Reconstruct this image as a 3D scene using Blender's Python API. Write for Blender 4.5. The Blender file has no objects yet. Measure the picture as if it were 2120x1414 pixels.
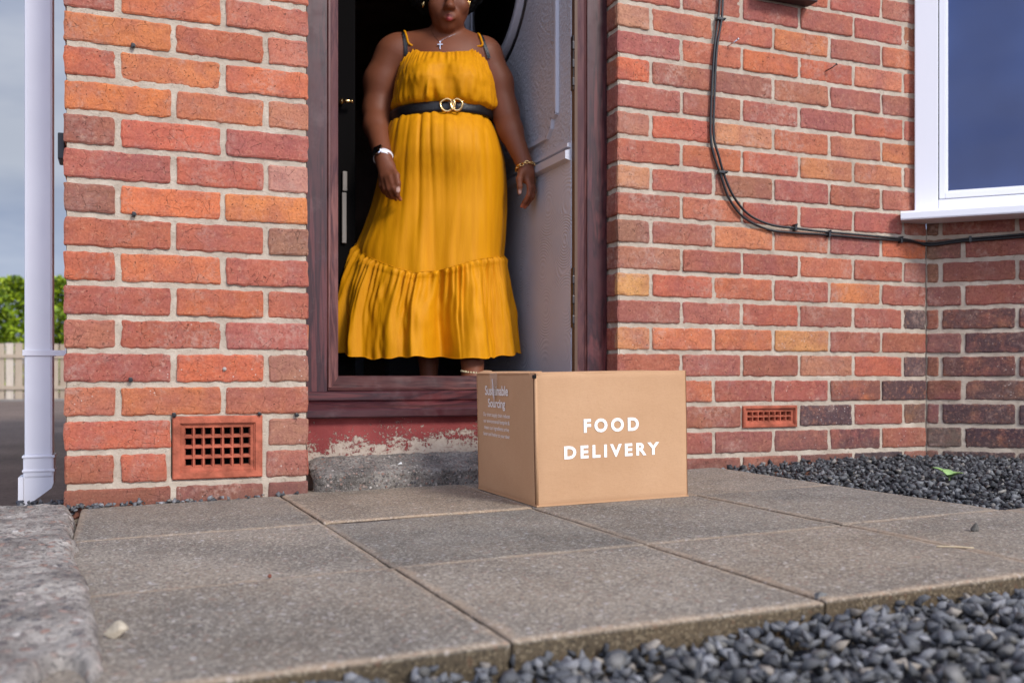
import bpy, bmesh, math, random
import numpy as np
from mathutils import Vector, Matrix
from mathutils.bvhtree import BVHTree
R = math.radians
S = bpy.context.scene
C = S.collection

# ------------------------------------------------------------------ camera, sky, sun, exposure
YAW = math.atan(2000. / 4940.)
cam_d = bpy.data.cameras.new('camera'); cam = bpy.data.objects.new('camera', cam_d); C.objects.link(cam)
cam.location = (0, -2.33, .286); cam.rotation_euler = (R(90), 0, -YAW)
cam_d.sensor_width = 36; cam_d.lens = 2000. / 2120. * 36; cam_d.shift_y = (783 - 707) / 2120.
cam_d.clip_start = .05; cam_d.clip_end = 1000
cam_d.dof.use_dof = True; cam_d.dof.focus_distance = 2.2; cam_d.dof.aperture_fstop = 4.4; cam_d.dof.aperture_blades = 7
S.camera = cam
S.view_settings.view_transform = 'Standard'; S.view_settings.look = 'None'; S.view_settings.gamma = 1
S.view_settings.exposure = 0.36
SUN_EL, SUN_AZ = R(36), R(160)          # azimuth clockwise from +Y
w = bpy.data.worlds.new('World'); S.world = w; w.use_nodes = True
nt = w.node_tree; nt.nodes.clear()
def N(nt, t, **k):
    n = nt.nodes.new(t)
    for a, b in k.items(): setattr(n, a, b)
    return n
wo = N(nt, 'ShaderNodeOutputWorld'); bg = N(nt, 'ShaderNodeBackground'); sky = N(nt, 'ShaderNodeTexSky')
sky.sky_type = 'NISHITA'; sky.sun_disc = False; sky.sun_elevation = SUN_EL; sky.sun_rotation = SUN_AZ
tc = N(nt, 'ShaderNodeTexCoord'); mp = N(nt, 'ShaderNodeMapping'); mp.inputs['Scale'].default_value = (1, 1, 3.2)
no = N(nt, 'ShaderNodeTexNoise'); no.inputs['Scale'].default_value = 2.3; no.inputs['Detail'].default_value = 5; no.inputs['Roughness'].default_value = .5
rp = N(nt, 'ShaderNodeValToRGB')
rp.color_ramp.elements[0].position = .36; rp.color_ramp.elements[0].color = (2.6, 3.5, 6.4, 1)
rp.color_ramp.elements[1].position = .62; rp.color_ramp.elements[1].color = (9.4, 9.9, 11.4, 1)
mx = N(nt, 'ShaderNodeMix', data_type='RGBA'); mx.inputs[0].default_value = .86
L = nt.links.new
L(tc.outputs['Generated'], mp.inputs[0]); L(mp.outputs[0], no.inputs['Vector']); L(no.outputs['Fac'], rp.inputs[0])
# clouds are brighter on the sun's side of the sky
dt = N(nt, 'ShaderNodeVectorMath', operation='DOT_PRODUCT'); dt.inputs[1].default_value = (math.sin(SUN_AZ) * math.cos(SUN_EL), math.cos(SUN_AZ) * math.cos(SUN_EL), math.sin(SUN_EL))
gl = N(nt, 'ShaderNodeMapRange'); gl.inputs[1].default_value = -.9; gl.inputs[2].default_value = 1.; gl.inputs[3].default_value = .24; gl.inputs[4].default_value = 1.75
cm = N(nt, 'ShaderNodeVectorMath', operation='SCALE')
sz_ = N(nt, 'ShaderNodeSeparateXYZ'); hz_ = N(nt, 'ShaderNodeMapRange', interpolation_type='SMOOTHSTEP'); hz_.inputs[1].default_value = .22; hz_.inputs[2].default_value = .06; hz_.inputs[3].default_value = 1.; hz_.inputs[4].default_value = 1.7
ml_ = N(nt, 'ShaderNodeMath', operation='MULTIPLY'); L(tc.outputs['Generated'], sz_.inputs[0]); L(sz_.outputs['Z'], hz_.inputs[0]); L(gl.outputs[0], ml_.inputs[0]); L(hz_.outputs[0], ml_.inputs[1])
L(tc.outputs['Generated'], dt.inputs[0]); L(dt.outputs['Value'], gl.inputs[0]); L(rp.outputs[0], cm.inputs[0]); L(ml_.outputs[0], cm.inputs['Scale'])
L(sky.outputs[0], mx.inputs[6]); L(cm.outputs[0], mx.inputs[7]); L(mx.outputs[2], bg.inputs[0]); bg.inputs[1].default_value = .088
L(bg.outputs[0], wo.inputs[0])
sd = bpy.data.lights.new('sun', 'SUN'); so = bpy.data.objects.new('sun', sd); C.objects.link(so)
sd.energy = 2.1; sd.angle = R(14); sd.color = (1, .95, .88)
sv = Vector((math.sin(SUN_AZ) * math.cos(SUN_EL), math.cos(SUN_AZ) * math.cos(SUN_EL), math.sin(SUN_EL)))
so.rotation_euler = (-sv).to_track_quat('-Z', 'Y').to_euler()

rng = np.random.default_rng(7); random.seed(7)

# ------------------------------------------------------------------ helpers
def lin(c):
    return tuple(((v / 255.) / 12.92 if v / 255. < .04045 else ((v / 255. + .055) / 1.055) ** 2.4) for v in c)
def tag(o, label=None, cat=None, group=None, kind=None):
    if label: o['label'] = label
    if cat: o['category'] = cat
    if group: o['group'] = group
    if kind: o['kind'] = kind
    return o
def empty(name, loc, rz=0):
    o = bpy.data.objects.new(name, None); C.objects.link(o); o.location = loc; o.rotation_euler = (0, 0, rz); o.empty_display_size = .1
    return o
def link_mesh(name, me, mat, parent=None, smooth=False):
    o = bpy.data.objects.new(name, me); C.objects.link(o)
    if parent: o.parent = parent
    if mat:
        for m in (mat if isinstance(mat, (list, tuple)) else [mat]): me.materials.append(m)
    if smooth: me.polygons.foreach_set('use_smooth', [True] * len(me.polygons))
    return o
class MB:
    def __init__(s): s.v = []; s.f = []; s.c = []
    def add(s, vs, fs, col=None):
        b = len(s.v); s.v += [tuple(v) for v in vs]; s.f += [tuple(i + b for i in f) for f in fs]
        s.c += [col or (1, 1, 1, 1)] * len(vs)
    def box(s, x0, x1, y0, y1, z0, z1, bev=0, col=None):
        if bev <= 0:
            s.add([(x, y, z) for z in (z0, z1) for y in (y0, y1) for x in (x0, x1)],
                  [(0, 2, 3, 1), (4, 5, 7, 6), (0, 1, 5, 4), (1, 3, 7, 5), (3, 2, 6, 7), (2, 0, 4, 6)], col); return
        bm = bmesh.new(); bmesh.ops.create_cube(bm, size=1)
        for v in bm.verts: v.co = Vector(((x0 + x1) / 2 + v.co.x * (x1 - x0), (y0 + y1) / 2 + v.co.y * (y1 - y0), (z0 + z1) / 2 + v.co.z * (z1 - z0)))
        bmesh.ops.bevel(bm, geom=bm.edges[:], offset=bev, segments=2, affect='EDGES', profile=.6)
        s.bm(bm, col)
    def bm(s, bm, col=None, M=None):
        bm.verts.index_update()
        if M: bm.transform(M)
        s.add([v.co[:] for v in bm.verts], [[v.index for v in f.verts] for f in bm.faces], col); bm.free()
    def tube(s, pts, r, n=8, closed=False, col=None, caps=True):
        P = [Vector(p) for p in pts]; m = len(P); rs = r if isinstance(r, (list, tuple)) else [r] * m
        T = []
        for i in range(m):
            a = P[(i - 1) % m] if (closed or i > 0) else P[i]; b = P[(i + 1) % m] if (closed or i < m - 1) else P[i]
            T.append((b - a).normalized())
        u = T[0].orthogonal().normalized(); vs = []
        for i in range(m):
            u = (u - T[i] * u.dot(T[i])).normalized(); w_ = T[i].cross(u)
            for k in range(n):
                a = 2 * math.pi * k / n; vs.append(P[i] + (u * math.cos(a) + w_ * math.sin(a)) * rs[i])
        fs = []
        for i in range(m if closed else m - 1):
            j = (i + 1) % m
            for k in range(n): fs.append((i * n + k, i * n + (k + 1) % n, j * n + (k + 1) % n, j * n + k))
        if caps and not closed: fs += [tuple(range(n))[::-1], tuple((m - 1) * n + k for k in range(n))]
        s.add(vs, fs, col)
    def build(s, name, mat, parent=None, smooth=False, colattr=None):
        me = bpy.data.meshes.new(name); me.from_pydata(s.v, [], s.f)
        if colattr:
            a = me.color_attributes.new(colattr, 'FLOAT_COLOR', 'POINT'); a.data.foreach_set('color', np.array(s.c, 'f').ravel())
        me.update(); return link_mesh(name, me, mat, parent, smooth)
def prism(mb, pts2, fn, a, b):     # closed 2d outline extruded between a and b; fn(p,q,t)->xyz
    n = len(pts2)
    mb.add([fn(p, q, a) for p, q in pts2] + [fn(p, q, b) for p, q in pts2],
           [tuple(range(n))[::-1], tuple(range(n, 2 * n))] + [(i, (i + 1) % n, n + (i + 1) % n, n + i) for i in range(n)])
def grid_mesh(name, X, Y, Z, mat, parent=None, smooth=True, col=None, wrap=False):
    nr, nc = X.shape; co = np.stack([X, Y, Z], -1).reshape(-1, 3)
    i, j = np.meshgrid(np.arange(nr - 1), np.arange(nc if wrap else nc - 1), indexing='ij'); j2 = (j + 1) % nc
    f = np.stack([i * nc + j, i * nc + j2, (i + 1) * nc + j2, (i + 1) * nc + j], -1).reshape(-1, 4)
    return np_mesh(name, co, f, mat, parent, smooth, col)
def np_mesh(name, co, f, mat, parent=None, smooth=True, col=None):
    me = bpy.data.meshes.new(name); k = f.shape[1]
    me.vertices.add(len(co)); me.vertices.foreach_set('co', co.astype('f').ravel())
    me.loops.add(f.size); me.loops.foreach_set('vertex_index', f.astype('i').ravel())
    me.polygons.add(len(f)); me.polygons.foreach_set('loop_start', np.arange(0, f.size, k, dtype='i'))
    me.update(calc_edges=True); me.validate()
    if col is not None:
        a = me.color_attributes.new('col', 'FLOAT_COLOR', 'POINT'); a.data.foreach_set('color', col.astype('f').ravel())
    return link_mesh(name, me, mat, parent, smooth)
def vnoise(x, y, seed=0):          # smooth 2d value noise in numpy, -1..1
    r = np.random.default_rng(seed).random((64, 64)) * 2 - 1
    xi = np.floor(x).astype(int); yi = np.floor(y).astype(int); fx = x - xi; fy = y - yi
    fx = fx * fx * (3 - 2 * fx); fy = fy * fy * (3 - 2 * fy)
    g = lambda a, b: r[a % 64, b % 64]
    return (g(xi, yi) * (1 - fx) + g(xi + 1, yi) * fx) * (1 - fy) + (g(xi, yi + 1) * (1 - fx) + g(xi + 1, yi + 1) * fx) * fy

# ---- materials
class Mat:
    def __init__(s, name):
        s.m = bpy.data.materials.new(name); s.m.use_nodes = True; s.t = s.m.node_tree; s.b = s.t.nodes['Principled BSDF']
        s.tc = N(s.t, 'ShaderNodeTexCoord').outputs['Object']
    def l(s, a, b): s.t.links.new(a, b)
    def mapping(s, sc=(1, 1, 1), vec=None):
        n = N(s.t, 'ShaderNodeMapping'); n.inputs['Scale'].default_value = sc; s.l(vec or s.tc, n.inputs[0]); return n.outputs[0]
    def noise(s, scale, detail=3, rough=.55, vec=None, dist=0):
        n = N(s.t, 'ShaderNodeTexNoise'); n.inputs['Scale'].default_value = scale; n.inputs['Detail'].default_value = detail
        n.inputs['Roughness'].default_value = rough; n.inputs['Distortion'].default_value = dist; s.l(vec or s.tc, n.inputs['Vector']); return n.outputs['Fac']
    def voro(s, scale, out='Distance', vec=None, feature='F1', rnd=1):
        n = N(s.t, 'ShaderNodeTexVoronoi'); n.feature = feature; n.inputs['Scale'].default_value = scale; n.inputs['Randomness'].default_value = rnd
        s.l(vec or s.tc, n.inputs['Vector']); return n.outputs[out]
    def ramp(s, fac, stops, interp='LINEAR'):
        n = N(s.t, 'ShaderNodeValToRGB'); e = n.color_ramp.elements; n.color_ramp.interpolation = interp
        while len(e) > 1: e.remove(e[-1])
        for i, (p, c) in enumerate(stops):
            if isinstance(c, (int, float)): c = (c, c, c)
            el = e[0] if i == 0 else e.new(p)
            el.position = p; el.color = (*c[:3], 1)
        s.l(fac, n.inputs[0]); return n.outputs[0]
    def mix(s, f, a, b, mode='MIX'):
        n = N(s.t, 'ShaderNodeMix', data_type='RGBA', blend_type=mode)
        for inp, v in ((n.inputs[0], f), (n.inputs[6], a), (n.inputs[7], b)):
            if isinstance(v, (int, float)): inp.default_value = v if inp == n.inputs[0] else (v, v, v, 1)
            elif isinstance(v, tuple): inp.default_value = (*v[:3], 1)
            else: s.l(v, inp)
        return n.outputs[2]
    def math(s, op, a, b=0, c=0):
        n = N(s.t, 'ShaderNodeMath', operation=op)
        for i, v in enumerate((a, b, c)):
            if isinstance(v, (int, float)): n.inputs[i].default_value = v
            else: s.l(v, n.inputs[i])
        return n.outputs[0]
    def attr(s, name='col', out='Color'):
        n = N(s.t, 'ShaderNodeAttribute'); n.attribute_name = name; return n.outputs[out]
    def set(s, color=None, rough=None, metal=None, spec=None, **k):
        for key, v in (('Base Color', color), ('Roughness', rough), ('Metallic', metal), ('Specular IOR Level', spec)):
            if v is None: continue
            if isinstance(v, tuple): s.b.inputs[key].default_value = (*v[:3], 1)
            elif isinstance(v, (int, float)): s.b.inputs[key].default_value = v
            else: s.l(v, s.b.inputs[key])
        for key, v in k.items(): s.b.inputs[key.replace('_', ' ')].default_value = v
        return s
    def bump(s, h, dist=.002, strength=1., prev=None):
        n = N(s.t, 'ShaderNodeBump'); n.inputs['Distance'].default_value = dist; n.inputs['Strength'].default_value = strength
        s.l(h, n.inputs['Height'])
        if prev: s.l(prev, n.inputs['Normal'])
        s.l(n.outputs[0], s.b.inputs['Normal']); return n.outputs[0]

def simple(name, c, rough=.5, metal=0., spec=.5, bump=None, var=None):
    m = Mat(name); col = lin(c)
    if var:
        n = m.noise(var[0], 4); col = m.mix(m.ramp(n, [(.35, 0.), (.65, 1.)]), tuple(v * (1 - var[1]) for v in col), tuple(min(1, v * (1 + var[1])) for v in col))
    m.set(color=col, rough=rough, metal=metal, spec=spec)
    if bump: m.bump(m.noise(bump[0], 3), bump[1])
    return m.m

def brick_mat():
    m = Mat('brick'); a = m.mix(.17, m.attr('col'), (.47, .34, .25)); al = m.attr('col', 'Alpha')
    n1 = m.noise(26, 5, .65); n2 = m.noise(150, 4, .7); st = m.noise(60, 4, .6, m.mapping((.25, .25, 1.2)))
    c = m.mix(m.ramp(n1, [(.3, 0.), (.7, 1.)]), a, m.mix(1., a, (1.12, 1.12, 1.05), 'MULTIPLY'))
    c = m.mix(m.math('MULTIPLY', m.ramp(m.noise(11, 3, .6), [(.42, 0.), (.7, 1.)]), .55), c, lin((150, 92, 92)))      # greyer-mauve bloom
    c = m.mix(m.math('MULTIPLY', m.ramp(st, [(.48, 0.), (.72, 1.)]), .35), c, m.mix(1., a, (.55, .45, .45), 'MULTIPLY'))
    sc = m.math('MULTIPLY', m.ramp(m.math('ADD', m.noise(14, 5, .75), m.math('MULTIPLY', al, .22)), [(.5, 0.), (.68, 1.)]), m.math('MULTIPLY', al, .85))
    c = m.mix(sc, c, lin((62, 58, 68)))
    pits = m.ramp(m.noise(150, 3, .6), [(.64, 0.), (.69, 1.)])
    crk = m.voro(38, 'Distance', None, 'DISTANCE_TO_EDGE')
    crk = m.math('MULTIPLY', m.ramp(m.math('ADD', crk, m.math('MULTIPLY', m.noise(120, 3, .6), .08)), [(.035, 1.), (.05, 0.)]), m.ramp(m.noise(17, 2), [(.46, 0.), (.56, 1.)]))
    c = m.mix(m.math('MULTIPLY', m.ramp(n2, [(.36, 0.), (.66, 1.)]), .34), m.mix(1., c, (.62, .55, .55), 'MULTIPLY'), c) if False else m.mix(m.ramp(n2, [(.34, .62), (.58, 0.)]), c, m.mix(1., c, (.52, .44, .44), 'MULTIPLY'))
    c = m.mix(m.ramp(m.noise(95, 5, .75), [(.54, 0.), (.72, .6)]), c, lin((206, 150, 120)))
    c = m.mix(m.math('MULTIPLY', pits, .6), c, (.04, .025, .02)); c = m.mix(m.math('MULTIPLY', crk, .5), c, (.06, .03, .025))
    sp = m.math('MULTIPLY', m.ramp(m.voro(75), [(.10, 1.), (.15, 0.)]), m.ramp(m.noise(9, 2), [(.56, 0.), (.62, 1.)]))
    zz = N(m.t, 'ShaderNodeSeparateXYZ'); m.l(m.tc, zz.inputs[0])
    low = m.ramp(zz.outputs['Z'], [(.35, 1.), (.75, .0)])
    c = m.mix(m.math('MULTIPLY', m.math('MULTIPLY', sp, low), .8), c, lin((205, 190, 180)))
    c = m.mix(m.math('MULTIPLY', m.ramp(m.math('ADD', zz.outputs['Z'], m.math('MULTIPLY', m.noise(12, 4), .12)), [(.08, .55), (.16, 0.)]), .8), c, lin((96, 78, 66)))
    salt = m.math('MULTIPLY', m.ramp(m.noise(7, 5, .7), [(.5, 0.), (.68, 1.)]), m.ramp(m.noise(80, 4, .7), [(.42, 0.), (.62, .6)]))
    c = m.mix(salt, c, lin((198, 166, 150)))
    m.set(color=c, rough=.88, spec=.2)
    h = m.math('ADD', m.math('MULTIPLY', n1, .5), m.math('SUBTRACT', m.math('MULTIPLY', n2, .5), m.math('ADD', m.math('MULTIPLY', pits, .6), m.math('MULTIPLY', crk, .5))))
    h = m.math('ADD', h, m.math('MULTIPLY', m.noise(420, 3, .8), .35)); m.bump(h, .0034, 1.0); return m.m
def mortar_mat():
    m = Mat('mortar'); n = m.noise(20, 4); f = m.noise(350, 3, .7)
    c = m.mix(m.ramp(n, [(.3, 0.), (.7, 1.)]), lin((178, 162, 144)), lin((206, 192, 173)))
    c = m.mix(m.math('MULTIPLY', m.ramp(m.noise(90, 4, .7), [(.6, 0.), (.7, 1.)]), .5), c, lin((120, 105, 88)))
    c = m.mix(m.ramp(f, [(.66, 0.), (.72, .7)]), c, (.08, .07, .06))
    m.set(color=c, rough=.95, spec=.15); m.bump(m.math('ADD', f, m.noise(90, 4)), .003, .9); return m.m
def slab_mat():
    m = Mat('concrete_slab'); e = m.attr('col', 'Alpha')
    big = m.noise(2.2, 4, .6); f1 = m.noise(260, 3, .75); 
    va = m.voro(330, 'Color'); sv_ = N(m.t, 'ShaderNodeSeparateColor'); m.l(va, sv_.inputs[0])
    vb = m.voro(190, 'Color'); sb_ = N(m.t, 'ShaderNodeSeparateColor'); m.l(vb, sb_.inputs[0])
    dark, light = lin((124, 117, 108)), lin((176, 165, 150))
    c = m.mix(m.ramp(m.noise(5, 5, .65), [(.3, 0.), (.7, 1.)]), dark, light)
    c = m.mix(m.ramp(big, [(.38, 0.), (.62, .55)]), c, lin((182, 164, 142)))
    c = m.mix(m.math('MULTIPLY', m.ramp(f1, [(.35, 0.), (.6, 1.)]), .45), m.mix(1., c, .55, 'MULTIPLY'), c)
    c = m.mix(m.ramp(sv_.outputs[0], [(.72, 0.), (.86, .48)]), c, lin((204, 196, 180)))
    c = m.mix(m.ramp(sv_.outputs[1], [(.72, 0.), (.84, .55)]), c, lin((66, 62, 62)))
    c = m.mix(m.ramp(sb_.outputs[0], [(.975, 0.), (.985, .6)]), c, lin((196, 190, 186)))
    c = m.mix(m.ramp(sb_.outputs[1], [(.965, 0.), (.975, .35)]), c, lin((150, 110, 92)))
    ed = m.ramp(m.math('ADD', e, m.math('MULTIPLY', m.math('SUBTRACT', m.noise(22, 5, .75), .5), 1.5)), [(.0, .42), (.5, 0.)])
    c = m.mix(m.ramp(m.noise(3.1, 6, .7), [(.5, 0.), (.68, .5)]), c, m.mix(1., c, (.66, .64, .61), 'MULTIPLY'))
    c = m.mix(ed, c, lin((188, 162, 134)))
    c = m.mix(1., c, m.attr('col'), 'MULTIPLY')
    m.set(color=c, rough=.9, spec=.3)
    m.bump(m.math('ADD', m.math('ADD', m.noise(420, 3, .8), m.noise(130, 3)), m.math('MULTIPLY', sv_.outputs[2], .4)), .0016, .9); return m.m
def rough_concrete_mat(nm='rough_concrete', dk=1.):
    m = Mat(nm)
    vs0 = 70 if dk == 1. else 125; vb = m.voro(vs0, 'Color'); s_ = N(m.t, 'ShaderNodeSeparateColor'); m.l(vb, s_.inputs[0]); d = m.voro(vs0)
    c = m.mix(m.ramp(m.noise(14, 4), [(.35, 0.), (.65, 1.)]), tuple(v * dk for v in lin((118, 111, 104))), tuple(v * dk for v in lin((176, 168, 158))))
    peb = m.ramp(d, [(.38, 1.), (.5, 0.)])
    pc = m.ramp(s_.outputs[0], [(0., lin((70, 70, 76))), (.35, lin((120, 105, 98))), (.6, lin((150, 130, 118))), (.8, lin((146, 108, 92))), (1., lin((205, 198, 190)))])
    c = m.mix(m.math('MULTIPLY', peb, m.ramp(s_.outputs[1], [(.35, 0.), (.45, .75)])), c, pc)
    c = m.mix(m.ramp(m.noise(150, 4, .75), [(.53, 0.), (.64, .8)]), c, (.03, .028, .028))
    c = m.mix(m.ramp(m.noise(240, 3, .7), [(.6, 0.), (.68, .8)]), c, lin((205, 196, 184)))
    m.set(color=c, rough=.92, spec=.25)
    m.bump(m.math('ADD', m.math('MULTIPLY', peb, .6), m.noise(160, 4, .7)), .004, .9); return m.m
def wood_mat(name, sc, c0=(46, 15, 22), c1=(96, 46, 46), rough=.36, sp=.45):
    m = Mat(name); v = m.mapping(sc)
    n = m.noise(16, 5, .6, v, .8); n2 = m.noise(40, 3, .6, v)
    c = m.ramp(m.math('ADD', n, m.math('MULTIPLY', m.math('SUBTRACT', n2, .5), .35)), [(.3, lin(c0)), (.46, lin(tuple((a + b) / 2 for a, b in zip(c0, c1)))), (.52, lin(c0)), (.6, lin(c1)), (.75, lin(c0))])
    dirt = m.ramp(m.noise(7, 5, .7), [(.58, 0.), (.8, .22)])
    c = m.mix(dirt, c, lin((150, 130, 128)))
    m.set(color=c, rough=m.ramp(m.noise(30, 4), [(.3, rough - .06), (.7, rough + .16)]), spec=sp); m.bump(n2, .0004, .6); return m.m
def card_mat():
    m = Mat('cardboard'); n = m.noise(3, 4); fl = m.noise(70, 3, .6, m.mapping((1, 1, 7)))
    c = m.mix(m.ramp(n, [(.35, 0.), (.65, 1.)]), lin((188, 147, 110)), lin((199, 159, 122)))
    c = m.mix(m.ramp(m.noise(500, 2), [(.55, 0.), (.75, .35)]), c, lin((165, 120, 84)))
    c = m.mix(m.math('MULTIPLY', m.ramp(fl, [(.4, 0.), (.7, 1.)]), .12), c, lin((160, 118, 82)))
    wv = N(m.t, 'ShaderNodeTexWave'); wv.bands_direction = 'Z'; wv.inputs['Scale'].default_value = 60; wv.inputs['Distortion'].default_value = 1; m.l(m.tc, wv.inputs[0])
    m.set(color=c, rough=.8, spec=.2)
    m.bump(m.math('ADD', m.math('MULTIPLY', m.noise(18, 3), 2.), m.math('MULTIPLY', fl, .25)), .0012, .8); return m.m
def paint_mat():       # flaking red paint over grey render
    m = Mat('flaking_red_paint'); z = N(m.t, 'ShaderNodeSeparateXYZ'); m.l(m.tc, z.inputs[0])
    f = m.math('ADD', m.noise(48, 6, .76), m.math('MULTIPLY', m.math('SUBTRACT', .135, z.outputs['Z']), 3.2))
    f = m.math('ADD', f, m.math('MULTIPLY', m.math('SUBTRACT', z.outputs['X'], .75), .18))
    fl = m.ramp(f, [(.515, 0.), (.545, 1.)]); fn_ = m.ramp(m.math('ADD', m.math('ADD', m.noise(130, 5, .75), m.math('MULTIPLY', m.math('SUBTRACT', .15, z.outputs['Z']), 2.2)), m.math('MULTIPLY', m.math('SUBTRACT', m.noise(16, 3), .5), .5)), [(.60, 0.), (.63, 1.)]); fl = m.math('MAXIMUM', m.math('MULTIPLY', fl, m.ramp(m.noise(95, 4, .7), [(.36, .15), (.46, 1.)])), fn_)
    red = m.mix(m.ramp(m.noise(12, 4), [(.3, 0.), (.7, 1.)]), lin((118, 46, 46)), lin((152, 70, 66)))
    c = m.mix(fl, red, m.mix(m.noise(60, 4), lin((156, 138, 122)), lin((196, 182, 166))))
    m.set(color=c, rough=.7, spec=.3); m.bump(m.math('SUBTRACT', m.noise(120, 4), fl), .0018, .8); return m.m
def skin_mat():
    m = Mat('skin'); a = m.attr('col')
    c = m.mix(m.ramp(m.noise(18, 4, .6), [(.35, 0.), (.7, .3)]), a, m.mix(1., a, (.72, .66, .64), 'MULTIPLY'))
    m.set(color=c, rough=.55, spec=.32, Subsurface_Weight=.08, Subsurface_Scale=.02)
    m.b.inputs['Subsurface Radius'].default_value = (.6, .25, .15); m.bump(m.noise(500, 2), .0004, .5); return m.m
def cloth_mat():
    m = Mat('mustard_satin'); n = m.noise(60, 4, .6, m.mapping((1, 1, .05)))
    cr = m.noise(320, 3, .6, m.mapping((1, 1, .10)))
    c = m.mix(m.ramp(n, [(.3, 0.), (.7, 1.)]), lin((200, 130, 0)), lin((214, 144, 2)))
    m.set(color=c, rough=.62, spec=.18, Sheen_Weight=.05, Sheen_Roughness=.4)
    m.b.inputs['Sheen Tint'].default_value = (1, .7, .3, 1)
    p = m.bump(cr, .0008, .5); m.bump(m.noise(22, 4, .6, m.mapping((1, 1, .2)), .8), .004, .22, p); return m.m
def stone_mat(name='slate_chips'):
    m = Mat(name); a = m.attr('col')
    c = m.mix(m.ramp(m.noise(120, 4, .7), [(.35, 0.), (.7, .5)]), a, m.mix(1., a, (1.6, 1.55, 1.5), 'MULTIPLY'))
    m.set(color=c, rough=.72, spec=.4); m.bump(m.noise(260, 4, .7), .0015, .9); return m.m
def ground_mat(name, a, b, sc=40):
    m = Mat(name); c = m.mix(m.ramp(m.noise(1.3, 5, .6), [(.35, 0.), (.65, 1.)]), lin(a), lin(b))
    c = m.mix(m.ramp(m.noise(sc, 4, .8), [(.45, 0.), (.65, .6)]), c, m.mix(1., c, .45, 'MULTIPLY'))
    c = m.mix(m.ramp(m.noise(sc * 1.4, 3, .8), [(.62, 0.), (.7, .7)]), c, lin((165, 150, 138)))
    m.set(color=c, rough=.95, spec=.2); m.bump(m.noise(sc * 2, 4, .7), .006, .8); return m.m
M_brick, M_mortar, M_slab, M_rough = brick_mat(), mortar_mat(), slab_mat(), rough_concrete_mat()
M_jamb = wood_mat('rosewood_upright', (1, 1, .09)); M_rail = wood_mat('rosewood_rail', (.09, 1, 1)); M_raild = wood_mat('rosewood_lower_rail', (.09, 1, 1), (56, 27, 28), (104, 64, 58), .6, .22); M_jambd = wood_mat('rosewood_rebate', (1, 1, .09), (72, 36, 35), (124, 78, 70))
M_step = rough_concrete_mat('weathered_step', .68)
M_card, M_paint, M_skin, M_cloth, M_stone = card_mat(), paint_mat(), skin_mat(), cloth_mat(), stone_mat()
M_pvc = simple('white_pvc', (228, 228, 236), .3, spec=.5, var=(3, .04)); M_wpvc = simple('window_pvc', (238, 239, 244), .22)
M_black = simple('black_plastic', (20, 20, 23), .38, spec=.6); M_dark = simple('dark_interior', (26, 18, 17), .9)
M_white = simple('white_print', (250, 250, 246), .7)
M_gold = simple('gold', (240, 205, 140), .18, 1.); M_silver = simple('silver', (225, 225, 230), .2, 1.)
M_leather = simple('black_leather', (16, 15, 18), .42, bump=(200, .001)); M_hair = simple('black_hair', (8, 6, 6), .85, bump=(120, .012))
M_terra = simple('terracotta', (168, 92, 70), .85, spec=.2, bump=(140, .002), var=(28, .3))
M_hole = simple('vent_dark', (10, 8, 8), 1.)

# ------------------------------------------------------------------ ground
SL = lambda x: .019 * (x + .1)        # the paving rises a little to the right
gmat = ground_mat('drive_surface', (104, 90, 80), (130, 112, 100))
X, Y = np.meshgrid(np.linspace(-150, 150, 61), np.linspace(-60, 240, 61)); 
Z = np.where(Y > 2, -.07 - (Y - 2) * .0045, -.07)
g = grid_mesh('ground', X, Y, Z, gmat); tag(g, kind='structure')

def chips(name, region, n, size, zf, cols, label, seed, zspread=.009):
    r = np.random.default_rng(seed); vs = []; fs = []; cs = []; base = 0
    shapes = []
    for k in range(14):                                     # convex angular stones
        bm = bmesh.new()
        for _ in range(8):
            p = r.normal(size=3); p /= np.linalg.norm(p); p *= (1.08, .8, .56) * r.uniform(.9, 1.15, 3); bm.verts.new(p)
        res = bmesh.ops.convex_hull(bm, input=bm.verts[:])
        bmesh.ops.delete(bm, geom=[v for v in bm.verts if not v.link_faces], context='VERTS')
        bmesh.ops.triangulate(bm, faces=bm.faces[:])
        bm.verts.index_update(); shapes.append((np.array([v.co[:] for v in bm.verts]), np.array([[v.index for v in f.verts] for f in bm.faces]))); bm.free()
    placed = 0
    while placed < n:
        x, y = region(r)
        if x is None: continue
        sv_, sf = shapes[r.integers(14)]; s = size * r.uniform(.55, 1.25)
        q = Matrix.Rotation(r.uniform(0, 6.3), 3, 'Z') @ Matrix.Rotation(r.normal(0, .6), 3, 'X') @ Matrix.Rotation(r.normal(0, .6), 3, 'Y')
        v = (sv_ * s) @ np.array(q).T + np.array([x, y, zf(x, y) + r.uniform(-zspread, zspread)])
        vs.append(v); fs.append(sf + base); base += len(v)
        c = np.array(lin(cols[r.choice(len(cols), p=None)])) * r.uniform(.62, 1.38); cs.append(np.tile(np.append(c, 1), (len(v), 1))); placed += 1
    o = np_mesh(name, np.concatenate(vs), np.concatenate(fs), M_stone, None, False, np.concatenate(cs)); tag(o, label, 'gravel', kind='stuff'); return o
SLATE = [(96, 97, 99)] * 6 + [(74, 75, 78)] * 7 + [(118, 118, 120)] * 4 + [(106, 104, 100)] * 2 + [(134, 126, 116)]
def reg_front(r):
    x = r.uniform(-.15, 3.1); y = -1.385 - r.uniform(0, .95)
    if (y < -1.60 and x < .10): return (None, None)
    # keep only what lies in front of the camera's near edge
    if (x * math.sin(YAW) + (y + 2.33) * math.cos(YAW)) < .55: return (None, None)
    return (x, y)
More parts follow.
